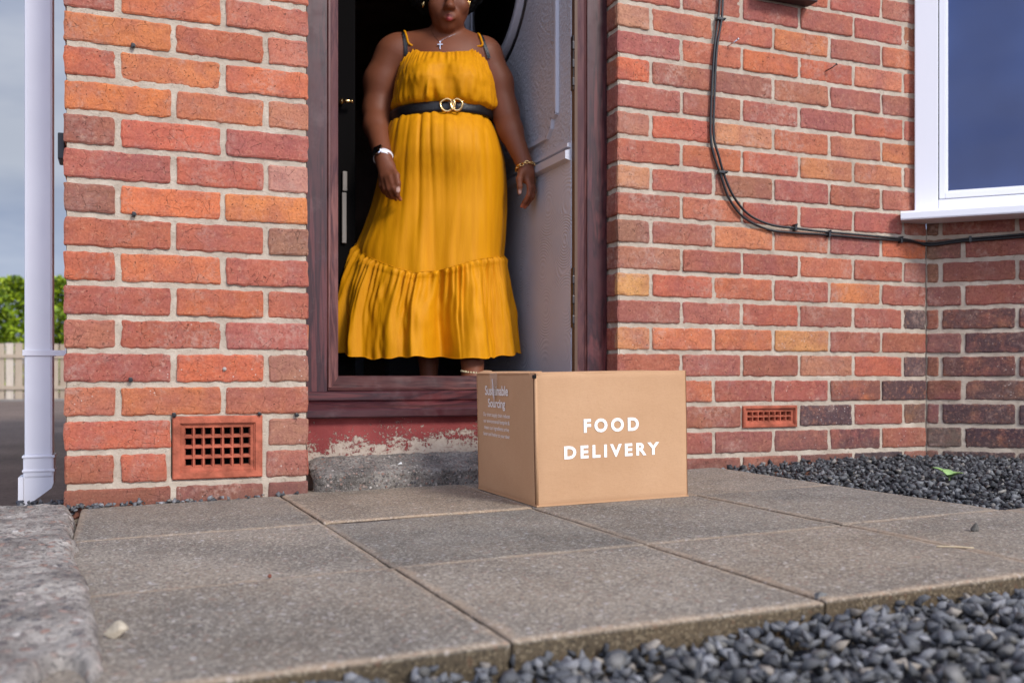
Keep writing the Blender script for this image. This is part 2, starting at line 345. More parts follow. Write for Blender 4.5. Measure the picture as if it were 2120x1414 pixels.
chips('gravel', reg_front, 16500, .0116, lambda x, y: SL(x) - .0215 - .004 * (1 - min(1, abs(y + 1.39) / .3)) + .004 * math.sin(x * 9), SLATE, 'blue grey slate chippings in front of the paving slabs', 3)
def reg_back(r):
    x = r.uniform(1.50, 3.5); y = r.uniform(-1.25, .10)
    if x - 2.422 > 0 and (x - 2.422) + (y - .07) > .04: return (None, None)
    if y > .08: return (None, None)
    if x < 1.60 and y < -.08 or (x < 2.04 and y < -.97): return (None, None)
    return (x, y)
chips('gravel', reg_back, 7500, .0105, lambda x, y: .012 + .019 * min(1, (x - 1.5) / .5) * (1 if y > -.9 else .7), [(78, 79, 81)] * 6 + [(58, 59, 62)] * 6 + [(106, 107, 108)] * 4 + [(118, 114, 108)], 'slate chippings in the corner under the window', 4)
chips('gravel', lambda r: (r.uniform(-.12, .40), r.uniform(-.016, -.002)), 75, .008, lambda x, y: .001 + .007 * r_(x), SLATE, 'thin line of slate chippings along the foot of the left brick pier', 5, .004) if False else None
def reg_line(r): return (r.uniform(-.13, .40) if r.random() < .6 else r.uniform(-.13, .2), r.uniform(-.02, -.004))
chips('gravel', reg_line, 90, .0085, lambda x, y: .002 + SL(x), SLATE, 'thin line of slate chippings along the foot of the left brick pier', 5, .004)
chips('gravel', lambda r: (r.uniform(-.22, -.10), r.uniform(-.09, .22)), 260, .0095, lambda x, y: -.012, SLATE[:12] + [(60, 62, 70)] * 5, 'slate chippings in the gap beside the white downpipe shoe', 6)
mb = MB(); mb.box(-.1, 3.6, -3.0, -1.36, -.065, -.040); mb.box(1.57, 4, -1.28, .2, -.065, -.012)
tag(mb.build('gravel_bed', ground_mat('bed', (40, 40, 44), (60, 60, 66))), kind='structure')

# paving: slabs in one structure
GX = [-.080, .360, .796, 1.192, 1.582, 1.985]; GY = [-.004, -.478, -.952, -1.388]
SHR = [(-.080, 0), (.349, -.0235), (.800, .006), (1.190, -.008), (1.582, 0), (1.985, 0)]
vs, fs, cs = [], [], []; base = 0
for i in range(5):
    for j in range(3):
        if i == 4 and j < 2: continue
        g_ = .0018; x0, x1, y1, y0 = GX[i] + g_, GX[i + 1] - g_, GY[j] - g_, GY[j + 1] + g_
        if i == 0: x0 = -.08
        if i == 3 and j == 0: y1 = .02 
        if i in (1, 2) and j == 0: y1 = .10
        n = 26; dz = rng.normal(0, .0009); tx, ty = rng.normal(0, .0015, 2); t = rng.uniform(.86, 1.1); warm = rng.uniform(-.03, .05)
        u = np.linspace(0, 1, n); U, V = np.meshgrid(u, u, indexing='ij')
        ed = np.minimum.reduce([U * (x1 - x0), (1 - U) * (x1 - x0), V * (y1 - y0), (1 - V) * (y1 - y0)])
        # sample denser at the borders
        k = lambda a: np.where(a < .5, 2 ** .6 * 0 + .5 * (2 * a) ** 1.7, 1 - .5 * (2 * (1 - a)) ** 1.7)
        YY = y0 + (y1 - y0) * k(V); xl_ = SHR[i][0] + SHR[i][1] * YY + (g_ if i else 0); xr_ = SHR[i + 1][0] + SHR[i + 1][1] * YY - g_; XX = xl_ + (xr_ - xl_) * k(U)
        ed = np.minimum.reduce([XX - xl_, xr_ - XX, YY - y0, y1 - YY])
        rim = ed < 1e-6
        wob = vnoise(XX * 60 + i * 9, YY * 60 + j * 5, 3) * .0013 * rim
        ZZ = SL(XX) + dz + tx * (U - .5) + ty * (V - .5) - .0022 * np.exp(-ed / .0016) + vnoise(XX * 25, YY * 25, 5) * .0006
        XX = XX + np.where((U < 1e-6) | (U > 1 - 1e-6), wob, 0); YY = YY + np.where((V < 1e-6) | (V > 1 - 1e-6), wob, 0)
        top = np.stack([XX, YY, ZZ], -1).reshape(-1, 3)
        al = np.clip(ed / .028, 0, 1).reshape(-1)
        idx = np.arange(n * n).reshape(n, n)
        q = np.stack([idx[:-1, :-1], idx[1:, :-1], idx[1:, 1:], idx[:-1, 1:]], -1).reshape(-1, 4)
        ring = np.concatenate([idx[:, 0], idx[-1, 1:], idx[-2::-1, -1], idx[0, -2:0:-1]])
        m_ = len(ring); b1 = top[ring].copy(); b1[:, 2] -= .0045; b2 = top[ring].copy(); b2[:, 2] -= .085; bot = np.concatenate([b1, b2]); b0 = n * n
        side = np.array([[ring[a], b0 + a, b0 + (a + 1) % m_, ring[(a + 1) % m_]] for a in range(m_)] + [[b0 + a, b0 + m_ + a, b0 + m_ + (a + 1) % m_, b0 + (a + 1) % m_] for a in range(m_)])
        m_ *= 2
        vs += [top, bot]; fs += [q + base, side + base]; base += n * n + m_
        c = np.tile([t * (1 + warm), t, t * (1 - warm), 1.], (n * n + m_, 1)); c[:n * n, 3] = al; c[n * n:, 3] = 1.; c[n * n:, :3] *= (.50, .44, .34); c[n * n:n * n + 0, 3] = 1.; cs.append(c)
path = np_mesh('path', np.concatenate(vs), np.concatenate(fs), M_slab, None, False, np.concatenate(cs)); tag(path, kind='structure')
# sandy, mossy joints between the slabs
jm = Mat('mossy_joint_sand'); jc = jm.mix(jm.ramp(jm.noise(9, 4), [(.45, 0.), (.6, 1.)]), lin((120, 98, 72)), lin((84, 70, 30)))
jc = jm.mix(jm.ramp(jm.noise(5, 3), [(.5, 0.), (.62, 1.)]), jc, lin((52, 36, 26))); jm.set(color=jc, rough=1.); jm.bump(jm.noise(300, 3), .003)
mb = MB()
for x in GX[1:5]: mb.add([(x - .01, GY[3] + .01, SL(x) - .006), (x + .01, GY[3] + .01, SL(x) - .006), (x + .01, -.01, SL(x) - .0035), (x - .01, -.01, SL(x) - .0035)], [(0, 1, 2, 3)])
for y in GY[1:3]:
    for a in range(12):
        xa, xb = -.07 + a * .155, -.07 + (a + 1) * .155
        if y > -.6 and xb > 1.6: continue
        d = .0022 + .0025 * abs(math.sin(a * 2.1 + y * 7)); mb.add([(xa, y - .01, SL(xa) - d), (xb, y - .01, SL(xb) - d), (xb, y + .01, SL(xb) - d), (xa, y + .01, SL(xa) - d)], [(0, 1, 2, 3)])
tag(mb.build('path', jm.m), kind='structure')

# broken concrete edging in the left foreground
ny, nx = 150, 90
v = np.linspace(0, 1, ny); u = np.linspace(0, 1, nx); V, U = np.meshgrid(v, u, indexing='ij')
yy = -.03 - V * 1.40
edge = np.interp(yy, [-1.45, -1.40, -1.30, -1.15, -1.0, -.75, -.4, -.15, -.03], [-.035, -.020, -.012, -.022, -.036, -.052, -.078, -.094, -.105])
edge = edge + vnoise(yy * 9, yy * 0 + 3, 11) * .006 + vnoise(yy * 38, yy * 0 + 8, 12) * .003
xx = edge - (1 - U) ** 1.6 * .9
dist = edge - xx
zz = .020 + .006 * vnoise(xx * 12, yy * 12, 13) * 1 + .003 * vnoise(xx * 45, yy * 45, 14) + .0015 * vnoise(xx * 140, yy * 140, 15)
zz -= .035 * np.exp(-dist / .006) + .004 * np.exp(-dist / .03)
yr = yy + .03; zz -= .03 * np.exp(yr / .006)
hole = np.exp(-((((xx + .052) / .020) ** 2 + ((yy + 1.375) / .075) ** 2) ** 2)); zz -= .085 * hole
zz = np.where(yy < -1.40 + .01 * vnoise(xx * 40, yy * 0, 4), -.07, zz); zz[-1] = -.08; zz[0] = -.06; zz[:, -1] = -.06
kb = grid_mesh('broken_concrete_edging', xx, yy, zz, M_rough); tag(kb, 'rough crumbling concrete edging left of the paving slabs', 'kerb')

# ------------------------------------------------------------------ brickwork
def bricks(mb, o, u, n, rows, nx=16, nz=5, jit=1., seed=1, gain=(1.0, 1.10, .96, .08)):
    """rows: list of (z0, z1, [(a0,a1,(r,g,b),scorch)...]) along u from o; n outward normal"""
    r = np.random.default_rng(seed); o, u, n = np.array(o, float), np.array(u, float), np.array(n, float)
    for (z0, z1, bl) in rows:
        for (a0, a1, c, sc) in bl:
            L_ = a1 - a0; mx_ = max(4, int(nx * L_ / .215) + 2); q = r.uniform(0, 60, 4)
            ss = np.linspace(0, 1, mx_); tt = np.linspace(0, 1, nz); ss = np.concatenate([[0, .004 / L_], ss[1:-1], [1 - .004 / L_, 1]]); tt = np.concatenate([[0, .06], tt[1:-1], [.94, 1]])
            Sg, Tg = np.meshgrid(ss, tt, indexing='ij'); a = a0 + Sg * L_; z = z0 + Tg * (z1 - z0)
            es, et = np.minimum(Sg, 1 - Sg) * L_, np.minimum(Tg, 1 - Tg) * (z1 - z0)
            wz = (vnoise(a * 55 + q[0], Tg * 0 + q[1], 21) * .0012 + vnoise(a * 240 + q[1], Tg * 0 + q[2], 22) * .0011) * jit * (np.abs(Tg - .5) * 2) ** 3
            wa = (vnoise(z * 60 + q[2], Sg * 0 + q[3], 23) * .0018) * jit * (np.abs(Sg - .5) * 2) ** 6
            # rounded corners
            cr = .005; corner = (es < cr) & (et < cr)
            dx = np.where(es < cr, cr - es, 0); dz_ = np.where(et < cr, cr - et, 0); dd = np.sqrt(dx ** 2 + dz_ ** 2); k = np.where(dd > cr, (dd - cr) / np.maximum(dd, 1e-9), 0)
            a2 = a + np.where(Sg < .5, dx * k, -dx * k) + wa; z2 = z + np.where(Tg < .5, dz_ * k, -dz_ * k) + wz
            e = np.minimum(es, et); off = r.normal(0, .0010) + r.normal(0, .0012) * (Sg - .5) + r.normal(0, .001) * (Tg - .5)
            dep = off + .0008 * vnoise(a * 40 + q[0], z * 40 + q[1], 24) - .0024 * np.exp(-e / .0015) * (1 + .7 * vnoise(a * 90, z * 90, 25))
            P = o + a2[..., None] * u + dep[..., None] * n; P[..., 2] += z2
            nr, nc = Sg.shape; idx = np.arange(nr * nc).reshape(nr, nc)
            f = np.stack([idx[:-1, :-1], idx[1:, :-1], idx[1:, 1:], idx[:-1, 1:]], -1).reshape(-1, 4)
            ring = np.concatenate([idx[:, 0], idx[-1, 1:], idx[-2::-1, -1], idx[0, -2:0:-1]]); m_ = len(ring)
            back = P.reshape(-1, 3)[ring] - .016 * n
            sd_ = np.array([[ring[i], nr * nc + i, nr * nc + (i + 1) % m_, ring[(i + 1) % m_]] for i in range(m_)])
            cl_ = lin(c); g_ = gain; col = (cl_[0] * g_[0] * (1 - g_[3]) + .60 * g_[3], cl_[1] * g_[1] * (1 - g_[3]) + .27 * g_[3], cl_[2] * g_[2] * (1 - g_[3]) + .17 * g_[3], sc)
            mb.add(np.concatenate([P.reshape(-1, 3), back]).tolist(), np.concatenate([f, sd_]).tolist(), col)
def mortar(name, o, u, n, a0, a1, z0, z1, parent, rec=.0045, thick=.1, seed=3, holes=()):
    o, u, n = map(lambda t: np.array(t, float), (o, u, n)); st = .006
    A, Zg = np.meshgrid(np.arange(a0, a1 + st * .5, st), np.arange(z0, z1 + st * .5, st), indexing='ij'); A = np.minimum(A, a1); Zg = np.minimum(Zg, z1)
    hol = np.zeros(A.shape, bool)
    for (ha0, ha1, hz0, hz1) in holes: hol |= (A > ha0) & (A < ha1) & (Zg > hz0) & (Zg < hz1)
    d = -.06 * hol + -rec + .0011 * vnoise(A * 70, Zg * 70, seed) + .0008 * vnoise(A * 160, Zg * 160, seed + 1) - .004 * np.clip(vnoise(A * 14, Zg * 30, seed + 2) - .62, 0, 1)
    P = o + A[..., None] * u + d[..., None] * n; P[..., 2] += Zg
    return grid_mesh(name, P[..., 0], P[..., 1], P[..., 2], M_mortar, parent)
house = empty('brick_house', (0, 0, 0)); tag(house, 'red brick house front with rosewood door frame and white bay window', 'house')
def V_(c): # small variation
    return tuple(min(255, max(0, v + random.randint(-7, 7))) for v in c)
PIT = .0751; BH = .0622
# left pier, rows from the photo (top to bottom: r0 = course 15)
LEFT = [
 ['h', (160, 75, 70), (215, 112, 60), (188, 84, 66)], ['s', (216, 110, 58), (196, 88, 62), (195, 108, 88)],
 ['h', (198, 82, 52), (214, 108, 64), (204, 96, 64)], ['s', (214, 108, 58), (206, 100, 64), (196, 112, 88)],
 ['h', (150, 72, 58), (206, 94, 60), (178, 76, 70)], ['s', (170, 70, 62), (186, 84, 64), (188, 128, 118)],
 ['h', (145, 72, 62), (222, 112, 58), (228, 116, 60)], ['s', (182, 78, 60), (188, 80, 62), (150, 86, 78)],
 ['h', (204, 82, 48), (210, 102, 52), (178, 72, 62)], ['s', (168, 70, 58), (194, 80, 50), (178, 78, 66)],
 ['h', (182, 96, 78), (168, 62, 50), (172, 74, 68)], ['s', (164, 68, 54), (202, 94, 50), (168, 100, 90)],
 ['h', (188, 90, 68), (206, 108, 52), (174, 84, 66)], ['s', (196, 88, 58), None, (172, 104, 94)],
 ['h', (168, 78, 58), None, (164, 96, 84)], ['s', (152, 62, 50), (156, 68, 58), (128, 62, 62)]]
rows = []
PAL = [(188, 84, 62), (205, 100, 60), (170, 72, 60), (215, 110, 60), (180, 95, 80), (160, 66, 56), (195, 90, 60)]
for k in range(-2, 26):
    z0 = .0385 + PIT * k - BH + .0013; z1 = z0 + BH; ri = 15 - k
    if ri >= 16 or ri < 0: sp = ['s' if k % 2 == 0 else 'h'] + [random.choice(PAL) for _ in range(3)]
    else: sp = LEFT[ri]
    if ri == 14: bl = [(0, .099, sp[1], .1), (.115, .210, (198, 90, 54), .15), (.434, .530, sp[3], .2)]
    elif sp[0] == 's':
        bl = [(-.001, .220, sp[1], .15), (.233, .426, sp[2], .1), (.439, .531, sp[3], .1)]
        if sp[2] is None: bl = [bl[0], bl[2]]
    else: bl = [(-.001, .1025, sp[1], .25), (.1155, .329, sp[2], .12), (.342, .531, sp[3], .05)]
    rows.append((z0, z1, [(a, b, V_(c), s) for a, b, c, s in bl]))
mb = MB(); bricks(mb, (-.115, 0, 0), (1, 0, 0), (0, -1, 0), rows, 20, 6, 1.25, 5)
# the pier's door reveal (right) and garden side (left)
def side_rows(k0, k1, length, z_off, pit, start, pal):
    out = []
    for k in range(k0, k1):
        z0 = z_off + pit * k - BH + .0013; a = 0.004; bl = []; first = (k + start) % 2 == 0
        while a < length - .03:
            ln = .100 if (a < .01 and first) else .214; b = min(a + ln, length); bl.append((a, b, V_(random.choice(pal)), random.random() * .3)); a = b + .013
        out.append((z0, z0 + BH, bl))
    return out
bricks(mb, (.4175, .004, 0), (0, 1, 0), (1, 0, 0), side_rows(-1, 26, .26, .0385, PIT, 1, PAL), 8, 4, 1, 6)
bricks(mb, (-.115, .004, 0), (0, 1, 0), (-1, 0, 0), side_rows(-3, 26, 2.2, .0385, PIT, 1, PAL), 8, 4, 1, 7)
wl = mb.build('wall', M_brick, house, False, 'col')
mortar('mortar', (-.112, 0, 0), (1, 0, 0), (0, -1, 0), 0.002, .527, -.2, 1.95, wl, holes=[(.112 + .112 - .003, .112 + .309 - .006, .058, .196)])
mortar('mortar', (.4175, 0, 0), (0, 1, 0), (1, 0, 0), 0.002, .27, -.2, 1.95, wl)
mortar('mortar', (-.115, 0, 0), (0, 1, 0), (-1, 0, 0), 0.002, 2.25, -.3, 1.95, wl)

# right wall
YR, XR, XC = .07, 1.292, 2.422
JR = 0.0757
RIGHT = {
 19: [(170, 75, 65), (165, 70, 62), (178, 80, 66), (168, 72, 60), (170, 80, 70), (160, 90, 75)],
 18: [(172, 78, 68), (160, 72, 66), (152, 70, 62), (172, 80, 66), (168, 72, 70), (150, 88, 70)],
 17: [(188, 118, 106), (188, 92, 74), (188, 92, 74), (214, 112, 62), (166, 78, 68), (194, 98, 68)],
 16: [(162, 76, 72), (190, 92, 66), (194, 86, 56), (190, 80, 54), (194, 112, 92), (170, 75, 60)],
 15: [(200, 94, 64), (150, 72, 68), (150, 72, 68), (166, 84, 76), (158, 72, 70), (154, 72, 70)],
 14: [(160, 80, 72), (166, 76, 66), (166, 70, 66), (166, 76, 68), (184, 82, 62), (165, 78, 70)],
 13: [(180, 102, 86), (190, 78, 54), (200, 122, 98), (176, 82, 62), (188, 98, 84), (192, 92, 62)],
 12: [(180, 80, 66), (186, 86, 62), (184, 90, 72), (196, 108, 78), (192, 102, 74), (175, 105, 90)],
 11: [(192, 122, 94), (174, 88, 68), (150, 72, 66), (164, 70, 64), (160, 68, 62), (164, 78, 68)],
 10: [(162, 68, 60), (180, 88, 70), (164, 72, 62), (168, 76, 70), (176, 82, 70), (170, 84, 74)],
 9: [(126, 80, 70), (158, 70, 62), (200, 112, 82), (190, 96, 76), (156, 66, 66), (214, 98, 48)],
 8: [(166, 88, 76), (162, 72, 62), (160, 66, 56), (186, 88, 66), (164, 72, 60), (160, 92, 86)],
 7: [(216, 146, 88), (182, 76, 56), (190, 88, 62), (160, 72, 62), (202, 112, 66), (160, 66, 56)],
 6: [(154, 66, 60), (164, 78, 68), (164, 66, 54), (150, 64, 62), (168, 78, 68), (192, 142, 122)],
 5: [(204, 126, 84), (206, 112, 66), (194, 98, 60), (210, 126, 82), (154, 68, 58), (154, 62, 52)],
 4: [(164, 72, 62), (170, 82, 70), (150, 60, 56), (176, 102, 86), (180, 76, 50), (172, 124, 114)],
 3: [(160, 70, 60), (190, 82, 56), (154, 62, 56), (152, 66, 62), (178, 88, 62), (180, 102, 74)],
 2: [(150, 66, 60), (152, 70, 62), None, (150, 96, 82), (150, 60, 56), (148, 90, 76)],
 1: [(140, 62, 58), (142, 62, 60), (136, 66, 64), (142, 80, 72), (140, 62, 60), (154, 70, 64)],
 0: [(150, 66, 60), (148, 66, 62), (152, 80, 72), (130, 66, 66), (100, 72, 82), (140, 80, 70)]}
SCO = {(6, 5): 1, (4, 5): .9, (3, 4): .6, (3, 5): 1., (2, 3): .95, (2, 5): .7, (1, 3): .5, (1, 4): .7, (0, 4): 1, (0, 3): .5, (0, 2): .4, (2, 4): .1}
rows = []
for k in range(-1, 26):
    z0 = .0505 + JR * k - BH + .0013; z1 = z0 + BH
    cl = RIGHT.get(k) or [random.choice(PAL) for _ in range(6)]
    if k % 2 == 0: js = [0, .2085, .417, .626, .834, 1.035, 1.1345]
    else: js = [0, .108, .318, .530, .740, .945, 1.1345]
    bl = [(js[i] + (0 if i == 0 else .0055), js[i + 1] - .0055, V_(c), SCO.get((k, i), random.random() * .12)) for i, c in enumerate(cl) if c]
    rows.append((z0, z1, bl))
mb = MB(); bricks(mb, (XR, YR, 0), (1, 0, 0), (0, -1, 0), rows, 18, 6, 1.1, 8, (1.06, 1.14, .92, .12))
DPAL = [(150, 66, 56), (140, 58, 52), (165, 72, 58), (130, 55, 50)]
bricks(mb, (XR, YR + .004, 0), (0, 1, 0), (-1, 0, 0), side_rows(-1, 26, .19, .0505, JR, 0, DPAL), 8, 5, 1.5, 9)
wr = mb.build('wall', M_brick, house, False, 'col')
mortar('mortar', (XR, YR, 0), (1, 0, 0), (0, -1, 0), 0.002, XC - XR, -.1, 1.98, wr, .0042, seed=31, holes=[(.423, .611, .142, .200)])
mortar('mortar', (XR, YR, 0), (0, 1, 0), (-1, 0, 0), 0.002, .24, -.1, 1.98, wr, .006, seed=41)
# canted bay under the window
q2 = math.sqrt(.5); rows = []
BAYC = {9: [(110, 60, 52), (140, 62, 54)], 8: [(128, 68, 62), (134, 62, 60), (120, 60, 56)], 7: [(118, 60, 58), (142, 66, 56), (135, 62, 55)],
        6: [(150, 70, 58), (150, 78, 62), (150, 76, 60)], 5: [(134, 86, 76), (146, 82, 62), (140, 70, 60)], 4: [(120, 60, 54), (158, 88, 58), (165, 88, 58)],
        3: [(112, 52, 46), (150, 92, 74), (120, 76, 66)], 2: [(104, 62, 58), (136, 84, 74), (88, 70, 76)], 1: [(80, 70, 76), (150, 86, 62), (120, 76, 66)], 0: [(86, 66, 68), (78, 70, 80), (110, 72, 66)]}
BSC = {6: .8, 5: .9, 4: .8, 3: .8, 2: .9, 1: 1, 0: 1.}
for k in range(-1, 11):
    z0 = .0505 + JR * k - BH + .0013; cl = list(BAYC.get(k, BAYC[9] if k > 9 else BAYC[0])) + [random.choice(DPAL) for _ in range(4)]
    js = [-.004, .042, .262, .478, .694, .91, 1.126] if k % 2 == 0 else [-.004, .108, .330, .546, .762, .978, 1.2]
    rows.append((z0, z0 + BH, [(js[i] + .006, js[i + 1] - .006, V_(cl[i]), BSC.get(k, .1) * (1 if i else .4)) for i in range(6)]))
mb = MB(); bricks(mb, (XC, YR, 0), (q2, -q2, 0), (-q2, -q2, 0), rows, 18, 6, 1.3, 12)
wb = mb.build('wall', M_brick, house, False, 'col')
mortar('mortar', (XC, YR, 0), (q2, -q2, 0), (-q2, -q2, 0), 0, 1.2, -.1, .79, wb, .0045, seed=51)

# air vents
def vent(o, W, H, nx, nz, fr, name_lab, parent, inner=.010):
    mb = MB(); x0, y0, z0 = o
    P = lambda x, z, d: (x0 + x, y0 + d, z0 + z)
    e = .0025
    def ringq(r1, d1, r2, d2):      # r = (xa,xb,za,zb)
        a = [(r1[0], r1[2]), (r1[1], r1[2]), (r1[1], r1[3]), (r1[0], r1[3])]; b = [(r2[0], r2[2]), (r2[1], r2[2]), (r2[1], r2[3]), (r2[0], r2[3])]
        mb.add([P(*p, d1) for p in a] + [P(*p, d2) for p in b], [(i, (i + 1) % 4, 4 + (i + 1) % 4, 4 + i) for i in range(4)])
    R0 = (0, W, 0, H); R1 = (e, W - e, e, H - e); R2 = (fr, W - fr, fr, H - fr); R3 = (fr + .003, W - fr - .003, fr + .003, H - fr - .003); R4 = (fr + .009, W - fr - .009, fr + .009, H - fr - .009)
    ringq(R0, .012, R0, .001); ringq(R0, .001, R1, -.001); ringq(R1, -.001, R2, -.001); ringq(R2, -.001, R2, .003); ringq(R2, .003, R3, .003); ringq(R3, .003, R3, .006); ringq(R3, .006, R4, .007)
    gx0, gx1, gz0, gz1 = R4; cw, ch = (gx1 - gx0) / nx, (gz1 - gz0) / nz
    for i in range(nx):
        for j in range(nz):
            c0 = (gx0 + i * cw, gx0 + (i + 1) * cw, gz0 + j * ch, gz0 + (j + 1) * ch); t = .0016
            c1 = (c0[0] + t, c0[1] - t, c0[2] + t, c0[3] - t); s = cw * .20; s2 = ch * .20
            c2 = (c0[0] + s, c0[1] - s, c0[2] + s2 * 1.25, c0[3] - s2 * .8)
            ringq(c0, .007, c1, .0068); ringq(c1, .0068, c2, .007 + inner); ringq(c2, .007 + inner, c2, .045)
            mb.add([P(c2[0], c2[2], .045), P(c2[1], c2[2], .045), P(c2[1], c2[3], .045), P(c2[0], c2[3], .045)], [(0, 1, 2, 3)])
    me_n = len(mb.f); ob = mb.build('air_vent', M_terra, parent); ob.data.materials.append(M_hole)
    for p in ob.data.polygons:
        if abs(sum(ob.data.vertices[i].co.y for i in p.vertices) / 4 - (y0 + .045)) < 1e-4 or all(ob.data.vertices[i].co.y > y0 + .016 for i in p.vertices): p.material_index = 1
    tag(ob, name_lab); return ob
vent((.109, -.002, .0545), .2, .1445, 7, 4, .016, 'large terracotta air vent two courses tall', house)
vent((1.711, YR - .003, .138), .196, .066, 8, 2, .008, 'small terracotta air vent one course tall', house, .007)

# ------------------------------------------------------------------ door frame, sill, panel, step
FY = .135
df = empty('door_frame', (0, 0, 0)); df.parent = house
XL, XRr = .4185, 1.291; Z_in = .292; ZT = 2.05
def jamb(name, pts, z0, z1, mat=M_jamb):      # pts: profile (x, y) closed
    mb = MB(); prism(mb, pts, lambda p, q, t: (p, q, t), z0, z1); return mb.build(name, mat, df)
jamb('jamb', [(XL, FY), (.488, FY), (.488, FY + .10), (XL, FY + .10)], .252, ZT)
jamb('jamb_moulding', [(.489, FY + .003), (.492, FY - .001), (.497, FY - .001), (.499, FY + .003), (.513, FY + .009), (.519, FY + .012), (.519, FY + .085), (.489, FY + .085)], .262, ZT, M_jambd)
jamb('jamb', [(1.229, FY), (XRr, FY), (XRr, FY + .10), (1.229, FY + .10)], .252, ZT)
jamb('jamb_moulding', [(1.228, FY + .003), (1.224, FY - .001), (1.220, FY + .004), (1.203, FY + .010), (1.199, FY + .014), (1.199, FY + .085), (1.228, FY + .085)], .262, ZT, M_jambd)
mb = MB(); prism(mb, [(FY - .001, .254), (FY - .002, .258), (FY + .003, .262), (FY + .012, .290), (FY + .015, .2925), (FY + .085, .2925), (FY + .085, .254)], lambda p, q, t: (t, p, q), .490, 1.228)
mb.build('bottom_rail', M_raild, df)
mb = MB(); mb.box(XL, XRr, FY, FY + .10, ZT, ZT + .07, .002); mb.build('head', M_rail, df)
mb = MB()
prism(mb, [(FY - .012, .2275), (FY - .014, .231), (FY - .014, .249), (FY - .010, .2525), (FY + .09, .2530), (FY + .09, .2275)], lambda p, q, t: (t, p, q), XL + .001, XRr - .001)
prism(mb, [(FY - .045, .185), (FY - .048, .189), (FY - .048, .205), (FY - .043, .2095), (FY - .012, .2260), (FY + .09, .2270), (FY + .09, .185)], lambda p, q, t: (t, p, q), XL + .003, XRr - .003)
sill = mb.build('door_sill', M_rail, df)
mb = MB(); mb.box(.4185, 1.30, FY - .02, FY + .12, -.02, .1845); mb.build('painted_plinth', M_paint, house)
# concrete step with worn rounded nose
nx, ny = 200, 46; s = np.linspace(0, 1, nx); X = .432 + s * .82
prof_y = np.concatenate([np.linspace(.118, .012, 18), .012 - .012 * np.sin(np.linspace(0, math.pi / 2, 9)), np.full(19, .0)])
prof_z = np.concatenate([np.linspace(.087, .056, 18), .046 + .010 * np.cos(np.linspace(0, math.pi / 2, 9)), np.linspace(.045, -.02, 19)])
XX, PY = np.meshgrid(X, prof_y, indexing='ij'); _, PZ = np.meshgrid(X, prof_z, indexing='ij')
endr = np.exp(-(XX - .432) / .012); PYY = PY - .004 + endr * .028 * (1 - (PY > .05)) + .0022 * vnoise(XX * 60, PZ * 90, 61) + .0016 * vnoise(XX * 170, PZ * 170, 62)
PZZ = PZ - endr * .012 * (PZ > .03) + .0020 * vnoise(XX * 70, PY * 70, 63) + .0012 * vnoise(XX * 180, PY * 180, 64) + .010 * (X - .43)[:, None] * (PZ > .0)
stp = grid_mesh('step', XX, PYY, PZZ, M_step, house); tag(stp, 'dark weathered concrete step with exposed pebbles')
# red-painted threshold ground seam filler
# front door, opened inwards at a right angle
DX, DY, DW = 1.192, .165, .92
dm = Mat('stippled_white_door'); zz_ = N(dm.t, 'ShaderNodeSeparateXYZ'); dm.l(dm.tc, zz_.inputs[0])
dm.set(color=dm.mix(dm.ramp(dm.noise(4, 4), [(.3, 0.), (.7, 1.)]), lin((184, 184, 192)), lin((196, 196, 203))), rough=.45)
vs_ = dm.voro(6.5, 'Distance', dm.mapping((1, 1, 1)), 'F1', .5); fan = dm.math('SINE', dm.math('MULTIPLY', vs_, 130.))
fan = dm.math('MULTIPLY', fan, dm.ramp(dm.noise(5, 2), [(.4, 0.), (.55, 1.)]))
up = dm.math('GREATER_THAN', zz_.outputs['Z'], .97)
hgt = dm.math('ADD', dm.math('MULTIPLY', dm.noise(85, 3, .6), dm.math('MULTIPLY', up, 2.6)), dm.math('MULTIPLY', dm.math('MULTIPLY', fan, .2), dm.math('SUBTRACT', 1., up)))
dm.bump(hgt, .004, .8)
M_dsm = simple('white_door', (192, 192, 200), .4, var=(5, .03))
door = empty('front_door', (DX, DY, 0)); door.parent = house
mb = MB(); mb.box(0, .044, 0, DW, .30, 2.03, .002); d_ = mb.build('door_panel', dm.m, door)
def onleaf(mb, pts, w_, h_, closed=False):      # raised bead along (s, z) points on the leaf face
    m_ = len(pts)
    for i in range(m_ if closed else m_ - 1):
        a = Vector((0, *pts[i])); b = Vector((0, *pts[(i + 1) % m_])); t = (b - a).normalized(); nrm = Vector((0, -t.z, t.y)); e_ = t * w_ * .12
        P = lambda p, o_, h: p + nrm * o_ + Vector((-h, 0, 0))
        aa, bb = a - e_, b + e_
        sec = [(-w_ / 2, -.001), (-w_ / 3, h_), (w_ / 3, h_), (w_ / 2, -.001)]
        mb.add([P(aa, *q) for q in sec] + [P(bb, *q) for q in sec], [(k, k + 1, k + 5, k + 4) for k in range(3)] + [(0, 1, 2, 3), (7, 6, 5, 4)])
mb = MB()
onleaf(mb, [(.09, 1.96), (.09, 1.066), (.120, 1.058), (.128, 1.03), (.156, 1.009), (DW - .156, 1.009), (DW - .128, 1.03), (DW - .12, 1.058), (DW - .09, 1.066), (DW - .09, 1.96)], .016, .010, True)
onleaf(mb, [(.005, .952), (DW - .005, .952)], .014, .010); onleaf(mb, [(.005, .924), (DW - .005, .924)], .034, .018); 
mb.build('door_moulding', M_dsm, door)
mb = MB(); cz, cs_, n_ = 1.635, .590, 72
sec = [(.300, -.001), (.298, .022), (.290, .026), (.268, .022), (.262, -.001)]
pts = [[(-h, cs_ + r_ * math.cos(a), cz + r_ * math.sin(a)) for r_, h in sec] for a in np.linspace(0, 2 * math.pi, n_, endpoint=False)]
